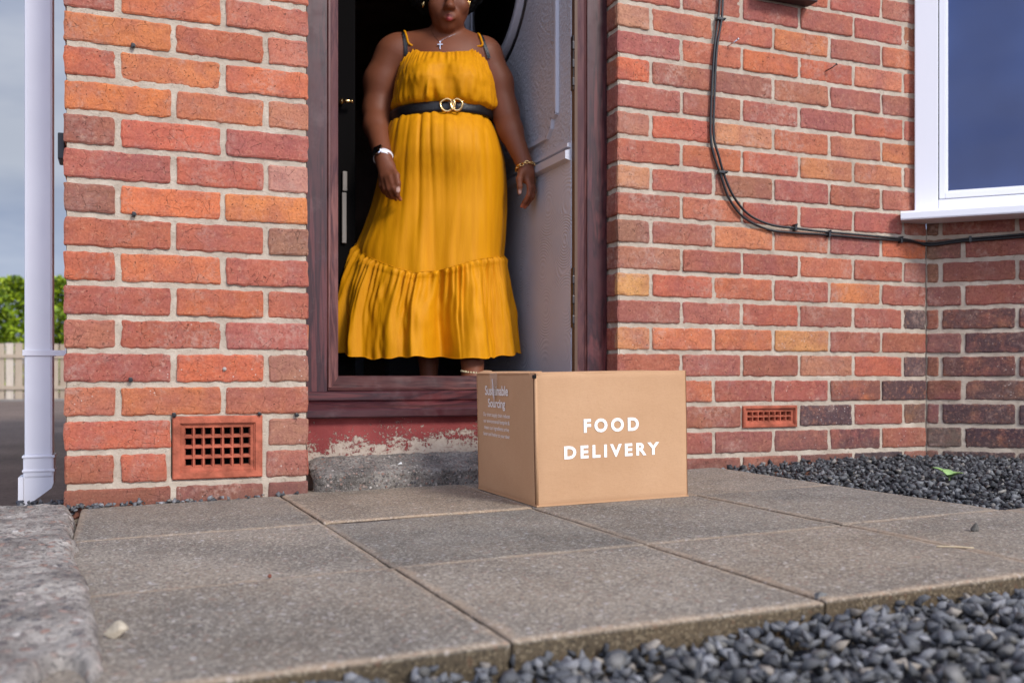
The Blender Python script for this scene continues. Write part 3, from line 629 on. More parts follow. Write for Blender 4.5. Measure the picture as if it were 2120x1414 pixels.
mb.add([p for ring in pts for p in ring], [(i * 5 + k, i * 5 + k + 1, ((i + 1) % n_) * 5 + k + 1, ((i + 1) % n_) * 5 + k) for i in range(n_) for k in range(4)])
rg = mb.build('round_window', M_dsm, door)
mb = MB(); sec2 = [(.3005, -.0005), (.3015, .006), (.309, .006), (.311, -.0005)]; pts = [[(-h, cs_ + r_ * math.cos(a), cz + r_ * math.sin(a)) for r_, h in sec2] for a in np.linspace(0, 2 * math.pi, n_, endpoint=False)]
mb.add([p for ring in pts for p in ring], [(i * 4 + k, i * 4 + k + 1, ((i + 1) % n_) * 4 + k + 1, ((i + 1) % n_) * 4 + k) for i in range(n_) for k in range(3)]); mb.build('ring_shadow', M_black, door)  # thin black ring added as the shadow line around the round window
mb = MB(); mb.add([(-.004, cs_ + (.264) * math.cos(a), cz + (.264) * math.sin(a)) for a in np.linspace(0, 2 * math.pi, n_, endpoint=False)], [tuple(range(n_))])
mb.build('pane', simple('dark_glass', (12, 10, 12), .12), door)
for z0, z1 in ((1.105, 1.26), (.43, .60)):
    mb = MB(); mb.box(-.001, .010, -.016, .0, z0, z1, .001)
    for t in range(3): mb.box(-.004, .010, -.019, -.007, z0 + .01 + t * (z1 - z0) / 3, z0 + .035 + t * (z1 - z0) / 3, .003)
    mb.build('hinge', simple('tarnished_steel', (70, 66, 66), .35, .8), door)
mb = MB(); mb.box(.002, .030, -.020, -.001, .30, 2.03); mb.build('door_edge', simple('brown_seal', (92, 66, 48), .6), door)

# ------------------------------------------------------------------ hall interior
hw = simple('hall_wallpaper', (150, 122, 108), .9, var=(6, .15))
mb = MB(); mb.box(.05, .10, .24, 4.2, .18, 2.6); mb.box(2.2, 2.25, .24, 4.2, .18, 2.6); mb.box(.05, 2.25, 4.2, 4.25, .18, 2.6)
mb.box(.10, .4165, .262, .30, .18, 2.6); mb.box(1.30, 2.2, .262, .30, .18, 2.6)
mb.build('hall_wall', hw, house)
mb = MB(); mb.box(.10, 2.2, .25, 4.2, .16, .198); mb.build('hall_floor', simple('dark_carpet', (96, 86, 84), .95), house)
mb = MB(); mb.box(.05, 2.25, .10, 4.25, 2.12, 2.30); mb.build('hall_ceiling', hw, house)
mb = MB(); mb.box(-.10, XC + .9, .02 + .12, .25, 2.125, 2.6); mb.box(-.1, .40, .015, .25, 1.95, 2.6)
mb.box(1.31, 2.42, YR + .012, .25, 1.98, 2.6); mb.build('upper_wall', M_mortar, house)
mb = MB(); mb.box(-.105, .05, .03, 4.2, -.3, 2.6); mb.build('wall_core', M_mortar, house)
mb = MB(); mb.box(2.25, 2.9, .13, .3, -.1, .78); mb.build('wall_core', M_mortar, house)
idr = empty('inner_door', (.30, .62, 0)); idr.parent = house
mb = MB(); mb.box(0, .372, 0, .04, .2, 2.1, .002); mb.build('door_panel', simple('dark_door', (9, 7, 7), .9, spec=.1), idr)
mb = MB(); mb.tube([(.325, 0, 1.130), (.325, -.03, 1.130)], .008); mb.tube([(.325, -.03, 1.130), (.345, -.032, 1.130), (.352, -.03, 1.131)], [.006, .006, .004]); mb.tube([(.352, -.030, 1.131), (.357, -.030, 1.131)], [.007, .006])
mb.build('door_handle', M_gold, idr, True)
mb = MB(); mb.box(.330, .344, -.012, -.004, .86, .92, .002); mb.box(.328, .342, -.012, -.004, .70, .855, .002)
mb.build('bright_sliver', simple('sliver_pale', (120, 112, 104), .5), idr)  # pale strips added to stand for a bright sliver of light
_m = simple('grey_skirting', (110, 112, 124), .5); mb = MB(); mb.box(1.30, 1.75, 2.6, 2.68, .2, .46, .004); mb.build('skirting_board', _m, house)
mb = MB(); mb.box(.9, 1.24, 2.9, 2.98, .2, .44, .004); mb.build('skirting_board', _m, house)

# ------------------------------------------------------------------ bay window
win = empty('window', (XC - q2 * .06, YR - q2 * .06, 0), R(-45)); win.parent = house    # local x along the bay, local -y outward
zb = .816; zt = 1.98; xa, xb = -.035, 1.25
mb = MB(); mb.box(xa, .034, 0, .07, zb, zt, .003); mb.box(.034, xb, 0, .07, zb, .852, .003); mb.box(1.19, xb, 0, .07, .852, zt, .003); mb.box(.034, 1.19, 0, .07, zt - .06, zt, .003)
mb.build('window_frame', M_wpvc, win)
mb = MB()
def bead(mb, x0, x1, z0, z1, w_, y0, y1):
    for (a, b, c, d) in ((x0, x0 + w_, z0, z1), (x1 - w_, x1, z0, z1), (x0 + w_, x1 - w_, z0, z0 + w_), (x0 + w_, x1 - w_, z1 - w_, z1)): mb.box(a, b, y0, y1, c, d, .002)
bead(mb, .037, 1.187, .855, zt - .062, .018, .006, .05)
bead(mb, .055, 1.169, .873, zt - .080, .008, .014, .05); mb.build('sash', M_wpvc, win)
gm = Mat('painted_sky_glass'); gm.set(color=gm.ramp(gm.noise(1.6, 3), [(.35, lin((26, 46, 96))), (.7, lin((52, 76, 130)))]), rough=.03, spec=.5); gm.b.inputs['IOR'].default_value = 1.55  # blue of the reflected sky is painted into the pane colour
mb = MB(); mb.box(.062, 1.162, .024, .030, .880, zt - .087); mb.build('pane', gm.m, win)
mb = MB(); prism(mb, [(-.068, .784), (-.070, .788), (-.070, .806), (-.064, .812), (.05, .8155), (.05, .784)], lambda p, q, t: (t, p, q), -.075, 1.30); mb.build('window_sill', M_wpvc, win)
mb = MB(); mb.box(.0, 1.2, .09, .14, .79, 2.0); mb.build('window_backing', M_dark, win)

# ------------------------------------------------------------------ cable with clips
cab = empty('cable', (0, 0, 0)); tag(cab, 'pair of black cables clipped down and along the right brick wall', 'cable')
A = [(1.626, 1.42), (1.619, 1.335), (1.606, 1.248), (1.596, 1.106), (1.593, .993), (1.603, .938), (1.626, .884), (1.656, .815), (1.707, .762), (1.793, .731), (1.882, .726), (1.99, .727), (2.178, .725), (2.335, .724), (2.405, .722)]
def smooth_path(P, n=8):
    P = [Vector(p) for p in P]; out = []
    for i in range(len(P) - 1):
        p0, p1, p2, p3 = P[max(i - 1, 0)], P[i], P[i + 1], P[min(i + 2, len(P) - 1)]
        for k in range(n):
            t = k / n; out.append(.5 * ((2 * p1) + (p2 - p0) * t + (2 * p0 - 5 * p1 + 4 * p2 - p3) * t * t + (3 * p1 - p0 - 3 * p2 + p3) * t ** 3))
    return out + [P[-1]]
tail = [(XC + q2 * q - q2 * .01, YR - q2 * q - q2 * .01, z) for q, z in ((.035, .722), (.10, .7285), (.199, .732), (.30, .7355), (.6, .74), (1.1, .742))]
upA = [(1.620, YR - .008, 1.9), (1.632, YR - .008, 1.6)] + [(x, YR - .008, z) for x, z in A] + tail
mb = MB(); mb.tube(smooth_path(upA), .0037, 8); mb.build('cable_strand', M_black, cab, True)
B_ = [(1.634, 1.42), (1.628, 1.335), (1.613, 1.248), (1.603, 1.106), (1.602, .993), (1.618, .935), (1.637, .884), (1.668, .822), (1.722, .772), (1.80, .745), (1.900, .7395), (1.99, .735), (2.178, .733), (2.335, .728), (2.405, .716)]
tb = [(XC + q2 * q - q2 * .01, YR - q2 * q - q2 * .01, z) for q, z in ((.035, .716), (.10, .722), (.199, .7245), (.30, .727), (.6, .731), (1.1, .735))]
mb = MB(); mb.tube(smooth_path([(1.629, YR - .008, 1.9), (1.641, YR - .008, 1.6)] + [(x, YR - .010 - .002 * (i % 2), z) for i, (x, z) in enumerate(B_)] + tb), .0037, 8); mb.build('cable_strand', M_black, cab, True)
for x, z, w_ in ((1.6235, 1.335, .022), (1.630, .888, .022), (1.893, .740, .010), (2.02, .7285, .012), (2.305, .725, .012), (1.600, 1.6, .02)):
    mb = MB(); v = w_ > .015
    if v: mb.box(x - .012, x + .014, YR - .016, YR - .001, z - .004, z + .004, .0015)
    else: mb.box(x - .004, x + .004, YR - .016, YR - .001, z - .009, z + .011, .0015)
    mb.tube([(x + (.013 if v else 0), YR - .020, z + (0 if v else .010)), (x + (.013 if v else 0), YR, z + (0 if v else .010))], .0028)
    mb.build('cable_clip', M_black, cab)
mb = MB(); mb.box(-.004, .004, -.016, 0, -.009, .011, .0015); cl_ = mb.build('cable_clip', M_black, cab); cl_.location = (XC + q2 * .128, YR - q2 * .128, .727); cl_.rotation_euler = (0, 0, R(-45))
# dark wooden box at the top
mb = MB(); mb.box(1.745, 1.945, YR - .05, YR - .001, 1.418, 1.56, .003); wbx = mb.build('wooden_box', wood_mat('dark_stained_wood', (.1, 1, 1), (38, 24, 24), (70, 46, 44), .5))
tag(wbx, 'dark stained wooden box fixed high on the right brick wall', 'wall box')
mb = MB(); mb.tube([(1.925, YR - .052, 1.436), (1.925, YR - .049, 1.436)], .006, 12); sc_ = mb.build('screw', M_silver, wbx)
# loose fixings left in the wall
def nub(loc, label, small=1.):
    mb = MB(); mb.box(-.004 * small, .004 * small, -.006, .004, -.006 * small, .005 * small, .002); mb.tube([(.003, -.009, -.001), (.003, .0, -.001)], .0026)
    o = mb.build('cable_clip', M_black); o.location = loc; tag(o, label, 'cable clip', 'old cable clips left in the left pier'); return o
nub((.025, -.002, 1.031), 'black cable clip under the second full brick course, highest on the left pier')
nub((.027, -.002, .654), 'black cable clip left in the pier mortar halfway up')
nub((.020, -.002, .283), 'black cable clip in the mortar above and left of the large air vent')
nub((.112, -.002, .203), 'black cable clip at the top left corner of the large air vent')
nub((.301, -.002, .203), 'black cable clip at the top right corner of the large air vent', .8)
nub((.388, -.002, .199), 'black cable clip in the mortar beside the end of the door sill', .9)
for (x, z, lb) in ((1.656, 1.262, 'silver nail sticking out of the brickwork just right of the cable'), (2.015, 1.232, 'bent dark nail in the brickwork left of the window')):
    mb = MB(); mb.tube([(x, YR, z), (x + .008, YR - .022, z + .006), (x + .016, YR - .03, z + .014)], .0018); mb.tube([(x + .016, YR - .03, z + .014), (x + .0175, YR - .0315, z + .0155)], .0042)
    o = mb.build('nail', M_silver if x < 1.8 else M_black, None, True); tag(o, lb, 'nail')
mb = MB(); mb.tube([(.223, .002, .308), (.223, -.006, .306)], [.0055, .0035], 10); tag(mb.build('plaster_blob', simple('grey_plaster', (168, 158, 150), .9), None, True), 'small pale plaster blob stuck on an orange brick above the vent', 'plaster')

# ------------------------------------------------------------------ downpipe
dp = empty('downpipe', (-.184, .29, -.03)); tag(dp, 'white square plastic downpipe at the left corner of the house', 'downpipe')
def lbox(mb, x0, x1, y0, y1, z0, z1, b=.004): mb.box(x0, x1, y0, y1, z0 + .03, z1 + .03, b)
mb = MB(); lbox(mb, -.031, .031, -.031, .031, .098, 2.6, .006); mb.build('pipe', M_pvc, dp)
mb = MB(); lbox(mb, -.034, .034, -.034, .034, .045, .100, .006); lbox(mb, -.036, .036, -.036, .036, .094, .100, .002); lbox(mb, -.036, .036, -.036, .036, .060, .066, .002)
bm_ = MB(); prism(mb, [(-.0325, .100), (.0325, .100), (.0325, .062), (.028, .050), (-.030, .006), (-.0325, .003)], lambda p, q, t: (p, t, q), -.0325, .0325)
prism(mb, [(-.044, .078), (-.038, .080), (-.0328, .078), (-.0328, .002), (-.044, -.002)], lambda p, q, t: (p, t, q), -.036, .036)
mb.build('shoe', M_pvc, dp)
mb = MB(); lbox(mb, -.035, .068, -.035, -.0315, .340, .354, .001); lbox(mb, -.035, -.0315, -.0315, .035, .340, .354, .001); lbox(mb, .0315, .035, -.0315, .035, .340, .354, .001); lbox(mb, .058, .068, -.0315, .05, .330, .364, .001)
mb.build('pipe_bracket', M_pvc, dp)
mb = MB(); mb.box(-.131, -.1155, .05, .12, .775, .835, .003); tag(mb.build('wall_fitting', M_black), 'small black box fitting on the garden side of the left pier', 'wall fitting')
# ------------------------------------------------------------------ garden behind: fence, hedge
def dirpos(px, z): a = (px - 1060) / 2000.; sy, cy = math.sin(YAW), math.cos(YAW); return ((sy + a * cy) * z, -2.33 + (cy - a * sy) * z)
fa = Vector((*dirpos(-420, 17.), -.15)); fb = Vector((*dirpos(330, 19.5), -.15)); ln = (fb - fa).length; ang = math.atan2(fb.y - fa.y, fb.x - fa.x)
fen = empty('timber_fence', fa, ang); tag(fen, 'low pale timber board fence beyond the driveway', 'fence')
fm = Mat('weathered_timber'); rnd = fm.attr('col'); fc = fm.mix(fm.ramp(fm.noise(30, 4, .6, fm.mapping((1, 1, .1))), [(.3, 0.), (.7, .5)]), rnd, lin((150, 134, 116))); fm.set(color=fc, rough=.9)
mb = MB(); x = 0
while x < ln:
    c = random.choice([(206, 194, 178), (192, 178, 160), (176, 160, 140), (212, 196, 172), (160, 142, 122)]); mb.box(x, x + .135, 0, .018, .0, 1.10 + random.uniform(-.01, .01), .004, (*lin(c), 1)); x += .155
for z in (.22, .82): mb.box(0, ln, -.035, -.002, z, z + .07, 0, (*lin((172, 156, 136)), 1))
mb.build('fence_boards', fm.m, fen, False, 'col')
for i in range(4):
    mb = MB(); px_ = .6 + i * 2.1; mb.box(px_, px_ + .09, -.13, -.04, 0, 1.15, .005, (*lin((160, 146, 128)), 1)); mb.build('fence_post', fm.m, fen, False, 'col')
mb = MB(); mb.box(-3, ln + 2, -.9, -.14, -.02, .04, .01); kb2 = mb.build('kerb_strip', simple('grey_kerb', (120, 114, 108), .9, var=(2, .15))); kb2.location = fa; kb2.rotation_euler = (0, 0, ang); tag(kb2, kind='structure')
# hedge: leaves through an uneven volume
ha = Vector((*dirpos(-500, 21.), 0)); hb = Vector((*dirpos(300, 23.5), 0)); hd = (hb - ha); hl = hd.length; hd.normalize(); hn = Vector((-hd.y, hd.x, 0))
n_l = 26000; r = np.random.default_rng(17); s_ = r.random(n_l) * hl; top = 2.72 + .22 * vnoise(s_ * .9, s_ * 0 + 1, 71) + .14 * vnoise(s_ * 3.2, s_ * 0 + 4, 72) - .06 * (s_ - hl / 2) / hl
h_ = 1 - r.power(1.6, n_l) * 0 - r.random(n_l) ** 1.3; zc = .1 + h_ * (top - .1); depth = r.random(n_l) ** 1.8 * .8 - .35 * vnoise(s_ * 2.4, zc * 2.6, 73) - .18 * vnoise(s_ * 6, zc * 6, 74)
cen = np.array(ha)[None] + s_[:, None] * np.array(hd)[None] + depth[:, None] * np.array(hn)[None]; cen[:, 2] = zc - .15
d1 = r.normal(size=(n_l, 3)); d1 /= np.linalg.norm(d1, axis=1)[:, None]; d2 = np.cross(d1, r.normal(size=(n_l, 3))); d2 /= np.linalg.norm(d2, axis=1)[:, None]
sz = r.uniform(.05, .10, n_l)[:, None]; co = np.stack([cen - d1 * sz, cen - d2 * sz * .5, cen + d1 * sz, cen + d2 * sz * .5], 1).reshape(-1, 3); f = np.arange(n_l * 4).reshape(-1, 4)
gc = np.array([lin(c) for c in ((104, 128, 24), (146, 166, 34), (88, 112, 26), (176, 190, 56))]); ci = np.clip((r.random(n_l) * 2.2 + (h_ - .5) * 2.0 + 1 * vnoise(s_ * 2, zc * 2, 75)).astype(int), 0, 3)
cc = np.repeat(np.concatenate([gc[ci], np.ones((n_l, 1))], 1), 4, 0)
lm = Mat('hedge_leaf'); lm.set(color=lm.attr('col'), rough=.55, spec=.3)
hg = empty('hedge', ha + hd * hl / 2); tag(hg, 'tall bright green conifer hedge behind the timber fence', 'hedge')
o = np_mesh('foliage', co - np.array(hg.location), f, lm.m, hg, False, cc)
mb = MB()
for i in range(14):
    p = ha + hd * (hl * (i + .5) / 14) + hn * .45 - hg.location; mb.tube([(p.x, p.y, -.2), (p.x + .03, p.y, 1.2), (p.x, p.y + .04, 2.2)], [.07, .05, .02], 7)
mb.build('trunk', simple('bark', (70, 56, 46), .9), hg); tag(bpy.data.objects['trunk'])

# ------------------------------------------------------------------ little things on the ground
def pebble(loc, s, c, name, label, cat, sq=(1, .8, .7), seed=0):
    r = np.random.default_rng(seed); bm = bmesh.new()
    for _ in range(16):
        p = r.normal(size=3); p /= np.linalg.norm(p); bm.verts.new(p * np.array(sq) * s * r.uniform(.85, 1.1))
    bmesh.ops.convex_hull(bm, input=bm.verts[:]); bmesh.ops.delete(bm, geom=[v for v in bm.verts if not v.link_faces], context='VERTS')
    bmesh.ops.bevel(bm, geom=bm.edges[:], offset=s * .06, segments=2, affect='EDGES')
    mb = MB(); mb.bm(bm); o = mb.build(name, simple(name + '_stone', c, .85, bump=(200, .002), var=(60, .25))); o.location = loc
    zmin = min(v.co.z for v in o.data.vertices); o.location.z += -zmin - .0008; tag(o, label, cat); return o
pebble((-.003, -1.184, SL(0)), .0135, (170, 158, 138), 'pebble', 'beige angular stone chip on the slab beside the rough edging', 'stone', (1.15, .8, .75), 3)
pebble((1.337, -1.112, SL(1.34)), .0115, (88, 84, 78), 'pebble', 'single dark stone lying on the front right slab', 'stone', (1, .8, .8), 8)
pebble((.194, -.942, SL(.2)), .0042, (110, 60, 44), 'dead_bud', 'tiny brown dried bud in the slab joint on the left', 'bud', (1, .8, .8), 5)
pebble((.80, -1.366, SL(.8) - .006), .010, (108, 107, 104), 'pebble', 'grey chip resting on the front edge of the paving', 'stone', (1.1, .8, .7), 9)
pebble((.655, .045, .068), .0065, (215, 214, 210), 'pebble', 'white pebble on top of the concrete step', 'stone', (1.3, .8, .7), 12)
mb = MB(); mb.tube(smooth_path([(1.17, -1.19, SL(1.2) + .0012), (1.19, -1.205, SL(1.2) + .002), (1.213, -1.222, SL(1.2) + .0012)], 4), .0011, 5); tag(mb.build('straw', simple('dry_straw', (206, 186, 150), .7), None, True), 'short pale straw on the front right slab', 'straw')
# seedling in the gravel
pl = empty('seedling', (1.885, -.535, .036)); pl.scale = (1.5, 1.5, 1.5); tag(pl, 'small green seedling growing in the slate chippings', 'plant')
for a, l_, w_, t in ((.3, .026, .011, .5), (2.2, .030, .012, .9), (3.6, .026, .011, .35), (5.1, .024, .010, .6), (1.2, .02, .008, 1.3)):
    mb = MB(); P = []
    for i in range(7):
        s = i / 6; wd = w_ * math.sin(math.pi * min(1, s * .93 + .07)) ** .8; x = s * l_ * math.cos(t * (1 - s * .5)); z = s * l_ * math.sin(t) * (1 - .35 * s) + .004
        for k in (-1, -.5, 0, .5, 1): P.append((x, k * wd, z + abs(k) * wd * .3))
    mb.add(P, [(i * 5 + k, i * 5 + k + 1, i * 5 + k + 6, i * 5 + k + 5) for i in range(6) for k in range(4)]); o = mb.build('leaf', simple('leaf_green', (140, 172, 104), .5, var=(80, .2)), pl, True); o.rotation_euler = (0, 0, a)
mb = MB(); mb.tube([(0, 0, -.02), (0, 0, .006)], .0015, 6); mb.build('stem', simple('stem_green', (140, 165, 100), .6), pl)

# ------------------------------------------------------------------ cardboard box
bx = empty('cardboard_box', (.8025, -.4865, SL(.80) + .0008)); bx.rotation_euler = (0, -.017, R(-.4)); tag(bx, 'brown cardboard box reading FOOD DELIVERY on the paving before the door', 'box')
BW, BD, BHh = .366, .364, .2795
def panel(pts, nx_, nz_, fn, thick, name):
    pass
n_ = 40; u = np.linspace(0, 1, n_); U, Vv = np.meshgrid(u, u, indexing='ij')
def bpanel(name, P, Nn, amp=.0022, seed=0, z0=.0, z1=BHh):
    bul = np.sin(math.pi * U) * np.sin(math.pi * Vv) * amp + .0006 * vnoise(U * 5 + seed, Vv * 5, 80 + seed)
    X = P[0][0] + (P[1][0] - P[0][0]) * U; Y = P[0][1] + (P[1][1] - P[0][1]) * U; Z = z0 + (z1 - z0) * Vv
    rnd = np.minimum(np.minimum(U, 1 - U) * .36, np.minimum(Vv, 1 - Vv) * .28); rr = -.0022 * np.exp(-rnd / .0016)
    X = X + Nn[0] * (bul + rr); Y = Y + Nn[1] * (bul + rr)
    return grid_mesh(name, X, Y, Z, M_card, bx)
bpanel('side_panel', ((.004, .0), (BW - .001, .0)), (0, -1), .0025, 1)
bpanel('side_panel', ((.0, BD), (.0, .008)), (-1, 0), .002, 2)
bpanel('side_panel', ((BW, .0), (BW, BD)), (1, 0), .002, 3)
bpanel('side_panel', ((BW, BD), (0, BD)), (0, 1), .002, 4)
mb = MB(); mb.tube([(.0035, .0045, .001), (.0025, .0035, .14), (.0035, .0045, BHh - .008)], .0032, 8); mb.build('corner_fold', M_card, bx, True)
mb = MB(); mb.box(-.0035, .004, .001, .0075, BHh - .012, BHh - .0045, .001); mb.build('corner_hole_shade', simple('corner_shadow_gap', (14, 10, 8), 1.), bx)  # near-black block stands in for the shade inside the corner hole
mb = MB(); mb.tube([(.0002, .0085, .004), (-.0006, .0085, .14), (.0002, .0085, BHh - .008)], .0008, 6); mb.build('crease', simple('crease_shadow', (120, 86, 58), .9), bx)
def flap(pts, t=.003):
    mb = MB(); n = len(pts); mb.add(pts + [(x, y, z - t) for x, y, z in pts], [tuple(range(n)), tuple(range(2 * n - 1, n - 1, -1))] + [(i, n + i, n + (i + 1) % n, (i + 1) % n) for i in range(n)]); return mb
T = BHh
flap([(.006, .001, T - .001), (BW - .004, .001, T - .001), (BW - .006, BD / 2, T + .0015), (.006, BD / 2 - .003, T + .001)]).build('top_flap', M_card, bx)
flap([(.006, BD - .001, T - .001), (.006, BD / 2 + .002, T + .001), (BW - .006, BD / 2 + .002, T + .002), (BW - .004, BD - .001, T - .001)]).build('top_flap', M_card, bx)
flap([(-.001, .03, T - .0005), (-.001, BD - .004, T - .0005), (.03, BD - .02, T + .0045), (.05, BD - .12, T + .004), (.05, .08, T + .003)], .002).build('top_flap', M_card, bx)
flap([(-.002, BD - .10, T + .0), (-.003, BD - .01, T + .001), (.01, BD - .03, T + .0075), (.012, BD - .075, T + .0065)], .0015).build('torn_edge', M_card, bx)
mb = MB(); mb.box(.0, BW, .0, BD, .0, .003); mb.build('base', M_card, bx)
tp = Mat('clear_tape'); tp.set(color=(.75, .66, .55), rough=.12, spec=.8); tp.b.inputs['Alpha'].default_value = .3
ns = 14; Yt = np.linspace(.205, .255, 10); Zt = np.linspace(T - .072, T + .001, ns); YY, ZZt = np.meshgrid(Yt, Zt, indexing='ij')
XXt = -.0042 - .0014 * np.abs(np.sin(YY * 160 + ZZt * 60)); taper = np.clip((ZZt - (T - .072)) / .05, .25, 1); YY = .232 + (YY - .230) * taper
grid_mesh('tape', XXt, YY, ZZt, tp.m, bx)
mb = MB(); mb.add([(-.0065, .235, T - .012), (-.0068, .239, T - .014), (-.0070, .232, T - .050), (-.0066, .226, T - .062), (-.0066, .2265, T - .045)], [(0, 1, 2, 3, 4)]); mb.build('tape_glint', simple('painted_glint', (225, 222, 220), .15), bx)  # pale sheet painted as the bright glint on the tape
def text(body, size, loc, rot, name='printed_text', bold=0., sx=1., space=1., mat=M_white):
    cu = bpy.data.curves.new(name, 'FONT'); cu.body = body; cu.size = size; cu.offset = bold; cu.space_character = space; cu.align_x = 'CENTER'; cu.fill_mode = 'FRONT'; cu.resolution_u = 4
    to = bpy.data.objects.new(name, cu); C.objects.link(to); bpy.context.view_layer.update()
    me = bpy.data.meshes.new_from_object(to.evaluated_get(bpy.context.evaluated_depsgraph_get())); bpy.data.objects.remove(to); bpy.data.curves.remove(cu)
    me.transform(Matrix.Scale(sx, 4, (1, 0, 0))); o = link_mesh(name, me, mat, bx); o.location = loc; o.rotation_euler = rot; return o
fr_ = (R(90), 0, 0)
def fit(o, width, height, cx, z0):
    xs = [v.co.x for v in o.data.vertices]; ys = [v.co.y for v in o.data.vertices]; sx = width / (max(xs) - min(xs)); sy = height / (max(ys) - min(ys)); mx_ = (max(xs) + min(xs)) / 2; my = min(ys)
    for v in o.data.vertices: v.co.x = (v.co.x - mx_) * sx; v.co.y = (v.co.y - my) * sy
def ftext(body, width, height, cx, z0, bold):
    o = text(body, .04, (cx, -.0003, z0), fr_, 'printed_text', bold, 1, 1.42); fit(o, width, height, cx, z0)
    for v in o.data.vertices: v.co.z = .0025 * math.sin(math.pi * (cx + v.co.x) / BW) * math.sin(math.pi * (z0 + v.co.y) / BHh) + .0006
    return o
ftext('FOOD', .132, .0295, .1755, .1505, .0015); ftext('DELIVERY', .2285, .0275, .1775, .0965, .0015)
lf = (R(90), 0, R(-90))
def ltext(body, width, height, yc, z0, bold=0.):
    o = text(body, .03, (-.0032, yc, z0), lf, 'printed_text', bold, 1, .96, simple('faded_print', (240, 234, 226), .7)); fit(o, width, height, 0, 0); return o
ltext('Sustainable', .148, .0225, .2215, .2285, .0006); ltext('Sourcing', .110, .0265, .2215, .1945, .0006)
for i, (t, wd) in enumerate((('Our short supply chain reduces', .172), ('our environmental footprint &', .168), ('means our ingredients arrive', .160), ('faster and fresher to your door.', .172))):
    ltext(t, wd, .0118, .2250, .1765 - i * .0152 , .0002)

# ------------------------------------------------------------------ the woman in the doorway
ZP = 3.0075; XC0 = -.195; FL = .2; ZBASE = .2
pr = empty('person', (math.sin(YAW) * ZP + math.cos(YAW) * XC0, -2.33 + math.cos(YAW) * ZP - math.sin(YAW) * XC0, ZBASE), -YAW)
tag(pr, 'woman in a belted mustard yellow tiered dress stepping through the front door', 'person')
def Lc(px, py, d=0.):          # reference grid -> the figure's own space (x right, y away, z up)
    k = (ZP + d) / 2000.; return ((px - 1060) * k - XC0 - 0, d, .286 + (783 - py) * k - ZBASE)
H_ = .004; lo = np.array([-.34, -.27, -.02]); hi = np.array([.36, .22, 1.50]); dim = np.ceil((hi - lo) / H_).astype(int) + 1
D = np.full(dim, .2, np.float32); CID = None
def sub(pmin, pmax):
    a = np.maximum(np.floor((pmin - lo) / H_).astype(int), 0); b = np.minimum(np.ceil((pmax - lo) / H_).astype(int) + 1, dim)
    sl = tuple(slice(a[i], b[i]) for i in range(3)); g = [lo[i] + H_ * np.arange(a[i], b[i]) for i in range(3)]
    return sl, g[0][:, None, None], g[1][None, :, None], g[2][None, None, :]
def smin(a, b, k): h = np.maximum(k - np.abs(a - b), 0) / k; return np.minimum(a, b) - h * h * k * .25
def cap(p, q, r0, r1, k=.02, flat=1.):
    p, q = np.array(p), np.array(q); R_ = max(r0, r1) + k + .02; sl, gx, gy, gz = sub(np.minimum(p, q) - R_, np.maximum(p, q) + R_)
    ab = q - p; t = np.clip(((gx - p[0]) * ab[0] + (gy - p[1]) * ab[1] + (gz - p[2]) * ab[2]) / max(ab @ ab, 1e-9), 0, 1)
    d = np.sqrt((gx - p[0] - t * ab[0]) ** 2 + ((gy - p[1] - t * ab[1]) / flat) ** 2 + (gz - p[2] - t * ab[2]) ** 2) - (r0 + (r1 - r0) * t)
    D[sl] = smin(D[sl], d.astype(np.float32), k)
def ell(c, r, k=.02, neg=False):
    c, r = np.array(c), np.array(r); sl, gx, gy, gz = sub(c - r - k - .02, c + r + k + .02)
    x, y, z = (gx - c[0]) / r[0], (gy - c[1]) / r[1], (gz - c[2]) / r[2]; k0 = np.sqrt(x * x + y * y + z * z); k1 = np.sqrt((x / r[0]) ** 2 + (y / r[1]) ** 2 + (z / r[2]) ** 2) + 1e-6
    d = (k0 * (k0 - 1) / k1).astype(np.float32)
    D[sl] = -smin(-D[sl], d, k) if neg else smin(D[sl], d, k)
# torso
ell(Lc(925, 165, .02), (.125, .088, .15), .03); ell(Lc(925, 125, .02), (.15, .070, .07), .03)
ell(Lc(920, 240, .02), (.120, .085, .10), .03); ell(Lc(918, 320, .03), (.145, .095, .12), .04)
cap(Lc(925, 92, .03), Lc(830, 100, .02), .050, .045, .04); cap(Lc(925, 92, .03), Lc(1000, 108, .02), .050, .043, .04)
cap(Lc(926, 105, .045), Lc(927, 20, .025), .050, .044, .022)
# arms
cap(Lc(813, 116, .02), Lc(789, 170, .025), .057, .053, .03); cap(Lc(789, 170, .025), Lc(781, 228, .02), .053, .044, .02)
cap(Lc(781, 228, .02), Lc(780, 262, -.015), .044, .040, .02); cap(Lc(780, 262, -.015), Lc(794, 330, -.125), .039, .0255, .02)
cap(Lc(1006, 120, .02), Lc(1028, 172, .02), .052, .050, .03); cap(Lc(1028, 172, .02), Lc(1044, 232, .015), .050, .043, .02)
cap(Lc(1044, 232, .015), Lc(1056, 270, -.01), .043, .038, .02); cap(Lc(1056, 270, -.01), Lc(1087, 344, -.05), .037, .0245, .02)
